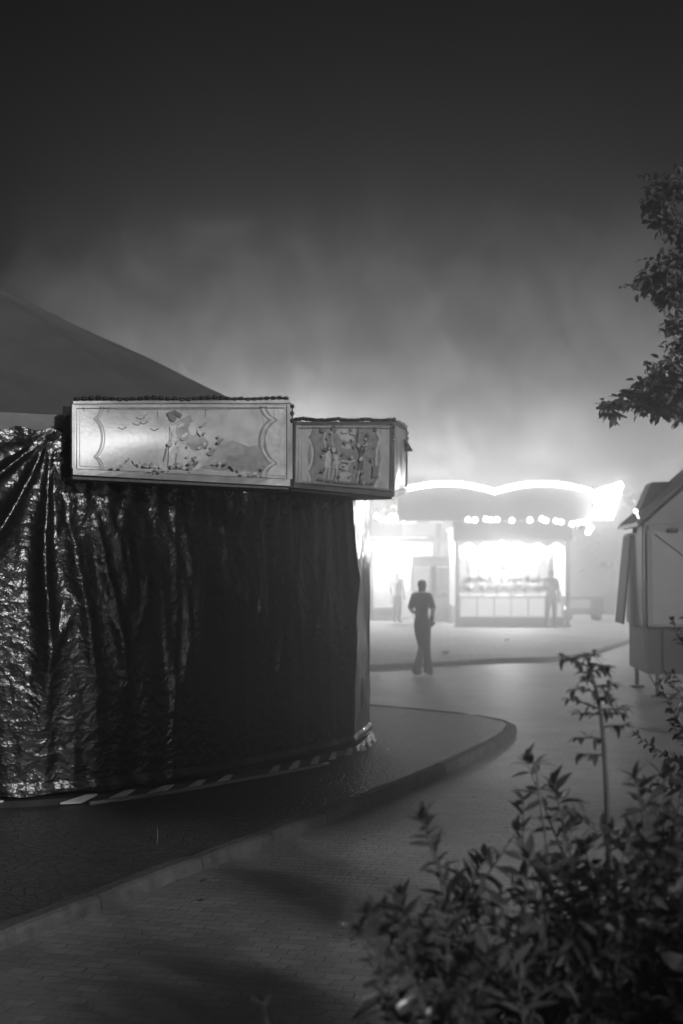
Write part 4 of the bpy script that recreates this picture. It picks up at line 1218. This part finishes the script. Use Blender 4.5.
# ------------------------------------------------------------------ people
def person(name_loc, rz, pose, height, label, parts, seed=0):
    """pose: dict of joint name -> (x,y,z) in a 1.7 m frame, facing -Y"""
    J = pose
    chain = [('pelvis',None,.115),('waist','pelvis',.105),('chest','waist',.125),('upchest','chest',.115),('neck','upchest',.052),('skull0','neck',.058),('skull1','skull0',.074),('skull2','skull1',.080),('skull3','skull2',.050)]
    for s in ('l','r'):
        chain += [('hip_'+s,'pelvis',.092),('thigh_'+s,'hip_'+s,.08),('knee_'+s,'thigh_'+s,.056),('calf_'+s,'knee_'+s,.055),('ankle_'+s,'calf_'+s,.036),('heel_'+s,'ankle_'+s,.036),('toe_'+s,'heel_'+s,.028),
                  ('sho_'+s,'upchest',.062),('uparm_'+s,'sho_'+s,.048),('elb_'+s,'uparm_'+s,.038),('fore_'+s,'elb_'+s,.037),('wri_'+s,'fore_'+s,.025),('palm_'+s,'wri_'+s,.028)]
        for fi in range(5): chain += [('f%da_%s'%(fi,s),'palm_'+s,.010),('f%db_%s'%(fi,s),'f%da_%s'%(fi,s),.008)]
    # fill derived joints
    def L(a, b, t): return tuple(V(J[a]).lerp(V(J[b]), t))
    for s in ('l','r'):
        J['thigh_'+s] = L('hip_'+s,'knee_'+s,.4); J['calf_'+s] = L('knee_'+s,'ankle_'+s,.3)
        J['uparm_'+s] = L('sho_'+s,'elb_'+s,.45); J['fore_'+s] = L('elb_'+s,'wri_'+s,.3)
        w = V(J['wri_'+s]); d = (w-V(J['elb_'+s])).normalized()
        J['palm_'+s] = tuple(w+d*.06)
        sd = d.cross(V((0,1,0)))
        if sd.length < .2: sd = d.cross(V((1,0,0)))
        sd.normalize()
        for fi, (off, ln, an) in enumerate(((-.036,.05,.9),(-.024,.085,.1),(-.007,.092,0),(.010,.086,-.05),(.026,.07,-.15))):
            base = V(J['palm_'+s])+sd*off+d*(.02 if fi else -.02)
            dd = (d-sd*an).normalized()
            J['f%da_%s'%(fi,s)] = tuple(base+dd*ln*.5); J['f%db_%s'%(fi,s)] = tuple(base+dd*ln+V((0,-.015,0)))
    names = [c[0] for c in chain]; idx = {n:i for i,n in enumerate(names)}
    me = bpy.data.meshes.new('person'); me.from_pydata([J[n] for n in names], [(idx[p], idx[n]) for n,p,r in chain if p], [])
    o = bpy.data.objects.new('tmp', me); COL.objects.link(o)
    sk_ = o.modifiers.new('skin','SKIN'); sk_.use_smooth_shade = True
    for i, (n,p,r) in enumerate(chain):
        fx, fy = (r, r)
        if n in ('pelvis','chest','upchest'): fx, fy = r*1.12, r*.86
        if n == 'waist': fx, fy = r*J.get('_waist',1)*1.0, r*.82*J.get('_waist',1)
        me.skin_vertices[0].data[i].radius = (fx, fy)
    me.skin_vertices[0].data[0].use_root = True
    sb = o.modifiers.new('sub','SUBSURF'); sb.levels = 2; sb.render_levels = 2
    dg = bpy.context.evaluated_depsgraph_get(); dg.update()
    ev = o.evaluated_get(dg); mesh = bpy.data.meshes.new_from_object(ev)
    bpy.data.objects.remove(o)
    sc_ = height/1.7
    # nose and chin
    hd = V(J['skull1'])
    hv = V(J.get('_face', (0,-1,0))).normalized()
    for v in mesh.vertices:
        r_ = v.co-hd
        f_ = r_.dot(hv)
        if f_ > .04:
            lat = (r_-hv*f_); lx = math.hypot(lat.x, lat.y)
            if lx < .022 and -.045 < lat.z < .03: v.co += hv*.022*(1-lx/.022)
    for v in mesh.vertices: v.co = v.co*sc_
    mesh.materials.clear(); mesh.materials.append(M_SKIN)
    for p in mesh.polygons: p.use_smooth = True
    body = bpy.data.objects.new('person', mesh); COL.objects.link(body)
    body.location = name_loc; body.rotation_euler = (0,0,rz)
    tag(body, label, 'person')
    mesh.update()
    vn = [v.normal.copy() for v in mesh.vertices]
    def shell(pname, test, off, m, flare=None):
        keep = [p for p in mesh.polygons if test(p.center/sc_)]
        used = {}; vs = []; fs = []
        for p in keep:
            f_ = []
            for vi in p.vertices:
                if vi not in used:
                    c = mesh.vertices[vi].co + vn[vi]*off
                    if flare: c = flare(c/sc_, vn[vi])*sc_
                    used[vi] = len(vs); vs.append(c)
                f_.append(used[vi])
            fs.append(f_)
        mb = MB(); mb.add(vs, fs, 0, True)
        return mb.build(pname, m, body)
    for args in parts: shell(*args)
    # ears, eyes, mouth
    mb = MB(); side = hv.cross(V((0,0,1))).normalized(); hs = hd*sc_
    for sx in (-1, 1):
        mb.ball(hs+side*sx*.030+hv*.068+V((0,0,.012)), .010, 8, 6)
    mb.tube([hs+hv*.062+side*-.02+V((0,0,-.055)), hs+hv*.070+V((0,0,-.057)), hs+hv*.062+side*.02+V((0,0,-.055))], .005, 6)
    mb.build('eyes_and_mouth', M_EYE, body)
    for sx in (-1, 1):
        mb = MB(); mb.ball(hs+side*sx*.075+V((0,0,-.0)), (.012,.02,.03), 8, 6); mb.build('ear', M_SKIN, body)
    return body

def base_pose():
    return {'pelvis':(0,0,.95),'waist':(0,.0,1.10),'chest':(0,.0,1.25),'upchest':(0,.01,1.38),'neck':(0,.01,1.47),'skull0':(0,-.01,1.53),'skull1':(0,-.015,1.585),'skull2':(0,-.005,1.635),'skull3':(0,0,1.685),
     'hip_l':(.085,0,.90),'knee_l':(.09,-.02,.49),'ankle_l':(.09,.02,.09),'heel_l':(.09,.03,.045),'toe_l':(.10,-.14,.03),
     'hip_r':(-.085,0,.90),'knee_r':(-.09,-.02,.49),'ankle_r':(-.09,.02,.09),'heel_r':(-.09,.03,.045),'toe_r':(-.10,-.14,.03),
     'sho_l':(.165,.01,1.385),'elb_l':(.23,.02,1.12),'wri_l':(.22,-.09,.90),'sho_r':(-.165,.01,1.385),'elb_r':(-.23,.02,1.12),'wri_r':(-.22,-.09,.90)}
def hair_test(J, drop=.0):
    h = V(J['skull1']); fv = V(J.get('_face',(0,-1,0))).normalized()
    def t(c):
        r_ = c-h; f_ = r_.dot(fv)
        return (r_.z > .05+.25*f_) or (f_ < .005 and r_.z > -.05-drop and r_.length < .17)
    return t
def shoe_t(c): return c.z < .085
def hand_x(J, x): return x

# walking person, back to us, arms bent in front
J = base_pose(); J['_waist'] = .72; J['_face'] = (0,-1,0)
J.update({'hip_l':(.07,0,.90),'knee_l':(.055,-.12,.50),'ankle_l':(.05,.10,.13),'heel_l':(.05,.14,.11),'toe_l':(.055,.0,.03),
          'hip_r':(-.07,0,.90),'knee_r':(-.045,-.10,.48),'ankle_r':(-.02,-.22,.08),'heel_r':(-.02,-.21,.045),'toe_r':(-.02,-.38,.035),
          'sho_l':(.14,.01,1.385),'elb_l':(.205,.05,1.16),'wri_l':(.13,-.16,1.06),'sho_r':(-.14,.01,1.385),'elb_r':(-.255,.08,1.18),'wri_r':(-.15,-.08,1.0)})
def slv(c): return 1.03 < c.z < 1.45 and (abs(c.x) < .15 or c.z > 1.19)
def trs(c): return .06 < c.z <= 1.05 and abs(c.x) < .2
def flare(c, n): return c + n*(.035*smooth01((.42-c.z)/.4)) if c.z < .42 else c
def hairtail(c, n): return c + n*.012
person(G(422,676), R(180-28), J, 1.63, 'walking person seen from behind in dark top and flared dark trousers, crossing the road', [
    ('top', slv, .016, M_CLOTH_DK), ('trousers', trs, .012, M_CLOTH_DK, flare), ('hair', hair_test(J,.05), .006, M_HAIR), ('shoe', lambda c: shoe_t(c) and c.x > 0, .006, M_SHOE), ('shoe', lambda c: shoe_t(c) and c.x <= 0, .006, M_SHOE)])
# standing person in front of the stall post
J = base_pose(); J['_waist'] = 1.0
J.update({'wri_r':(-.10,-.20,1.18),'elb_r':(-.24,.0,1.13),'knee_r':(-.13,-.03,.49),'ankle_r':(-.15,.02,.09),'heel_r':(-.15,.03,.045),'toe_r':(-.18,-.13,.03)})
def jkt(c): return .84 < c.z < 1.47 and not (abs(c.x) < .16 and c.z > 1.46) and not (c.z < .93 and abs(c.x) > .17) and not (c.y < -.22)
person(P(551,572,42.8).xy.to_3d()+V((0,0,KZ)), R(8), J, 1.72, 'standing person in grey jacket and dark trousers by the end post of the lit stall', [
    ('jacket', jkt, .022, M_CLOTH_MID), ('trousers', lambda c: .06 < c.z <= .95 and abs(c.x) < .2, .014, M_CLOTH_MID), ('hair', hair_test(J), .006, M_HAIR), ('shoe', lambda c: shoe_t(c) and c.x > 0, .006, M_SHOE), ('shoe', lambda c: shoe_t(c) and c.x <= 0, .006, M_SHOE)])
# figure by the set-back stall, trousers and hair paled to imitate haze
J = base_pose(); J['_waist'] = .95
person((b2(397)*.96, 47.2, KZ), R(150), J, 1.68, 'blurred person in a white shirt at the washed-out stall counter', [
    ('shirt', lambda c: .9 < c.z < 1.46 and (abs(c.x) < .17 or c.z > 1.15), .016, M_CLOTH_LT), ('trousers', lambda c: .06 < c.z <= .97 and abs(c.x) < .2, .012, M_GREY_LT), ('hair', hair_test(J), .006, M_GREY_LT), ('shoe', lambda c: shoe_t(c) and c.x > 0, .006, M_GREY), ('shoe', lambda c: shoe_t(c) and c.x <= 0, .006, M_GREY)])

# ------------------------------------------------------------------ lamps of the stalls and added floodlights
def lamp(name, loc, power, r_=.15):
    l = bpy.data.lights.new(name, 'POINT'); l.energy = power; l.shadow_soft_size = r_; l.color = (1,1,1)
    o = bpy.data.objects.new(name, l); COL.objects.link(o); o.location = loc
    return o
K = 0.9
KL = 2.0
lamp('stall_lamp', ((X0+X1)/2, BY+1.1, 2.55), 1300*K, .25)
lp = empty('added_floodlight_mast', (14.2, 48, KZ)); tag(lp, 'added floodlight mast out of view beyond the trailer, brightening the haze and paving', 'floodlight')
mb = MB(); mb.tube([(0,0,0),(0,0,3.6)], .05, 10); mb.bbox((-.2,-.2,0),(.2,.2,.08), .01); mb.build('mast', M_DARK, lp)
mb = MB(); mb.bbox((-.3,-.1,3.6),(.3,.14,3.95), .02); mb.build('housing', M_DARK, lp)
mb = MB(); mb.box((-.26,-.12,3.64),(.26,-.103,3.91)); mb.build('lamp_glass', M_TUBE, lp)
lamp('added_flood_lamp', (14.2, 47.6, 3.75), 4600*K, .2)  # unseen floodlight added to brighten the haze beside the stall
for (mx, my, pw, lab) in ((6.2, 55.5, 3600, 'added unseen floodlight mast in the smoke behind the lit game stall'), (2.3, 56.0, 2600, 'added unseen floodlight mast in the smoke behind the washed-out stall')):  # two hidden floodlights added to light the haze behind the stalls
    c = copy_tree(lp); c.location = (mx, my, KZ-.75); tag(c, lab, 'floodlight')
    lamp('added_flood_lamp', (mx, my-.4, 3.0), pw*K, .2)
for x in (.85,): lamp('kiosk_lamp', (xa+(xb-xa)*x, B2+.8, 2.5), 700*K)
for x in (.15,.45): lamp('garland_lamp', (xa+(xb-xa)*x, B2-.5, 3.7), 2250*KL, .2)


# ------------------------------------------------------------------ render settings
SC.render.engine = 'CYCLES'
cy = SC.cycles
cy.max_bounces = 6; cy.diffuse_bounces = 3; cy.glossy_bounces = 3; cy.transmission_bounces = 4; cy.volume_bounces = 0; cy.transparent_max_bounces = 8
cy.volume_step_rate = 4; cy.volume_max_steps = 64
cy.caustics_reflective = False; cy.caustics_refractive = False
cy.sample_clamp_indirect = 1.5; cy.sample_clamp_direct = 0
cy.use_denoising = True
SC.view_settings.view_transform = 'Standard'; SC.view_settings.look = 'None'; SC.view_settings.exposure = -.15; SC.view_settings.gamma = 1
SC.view_settings.use_curve_mapping = False
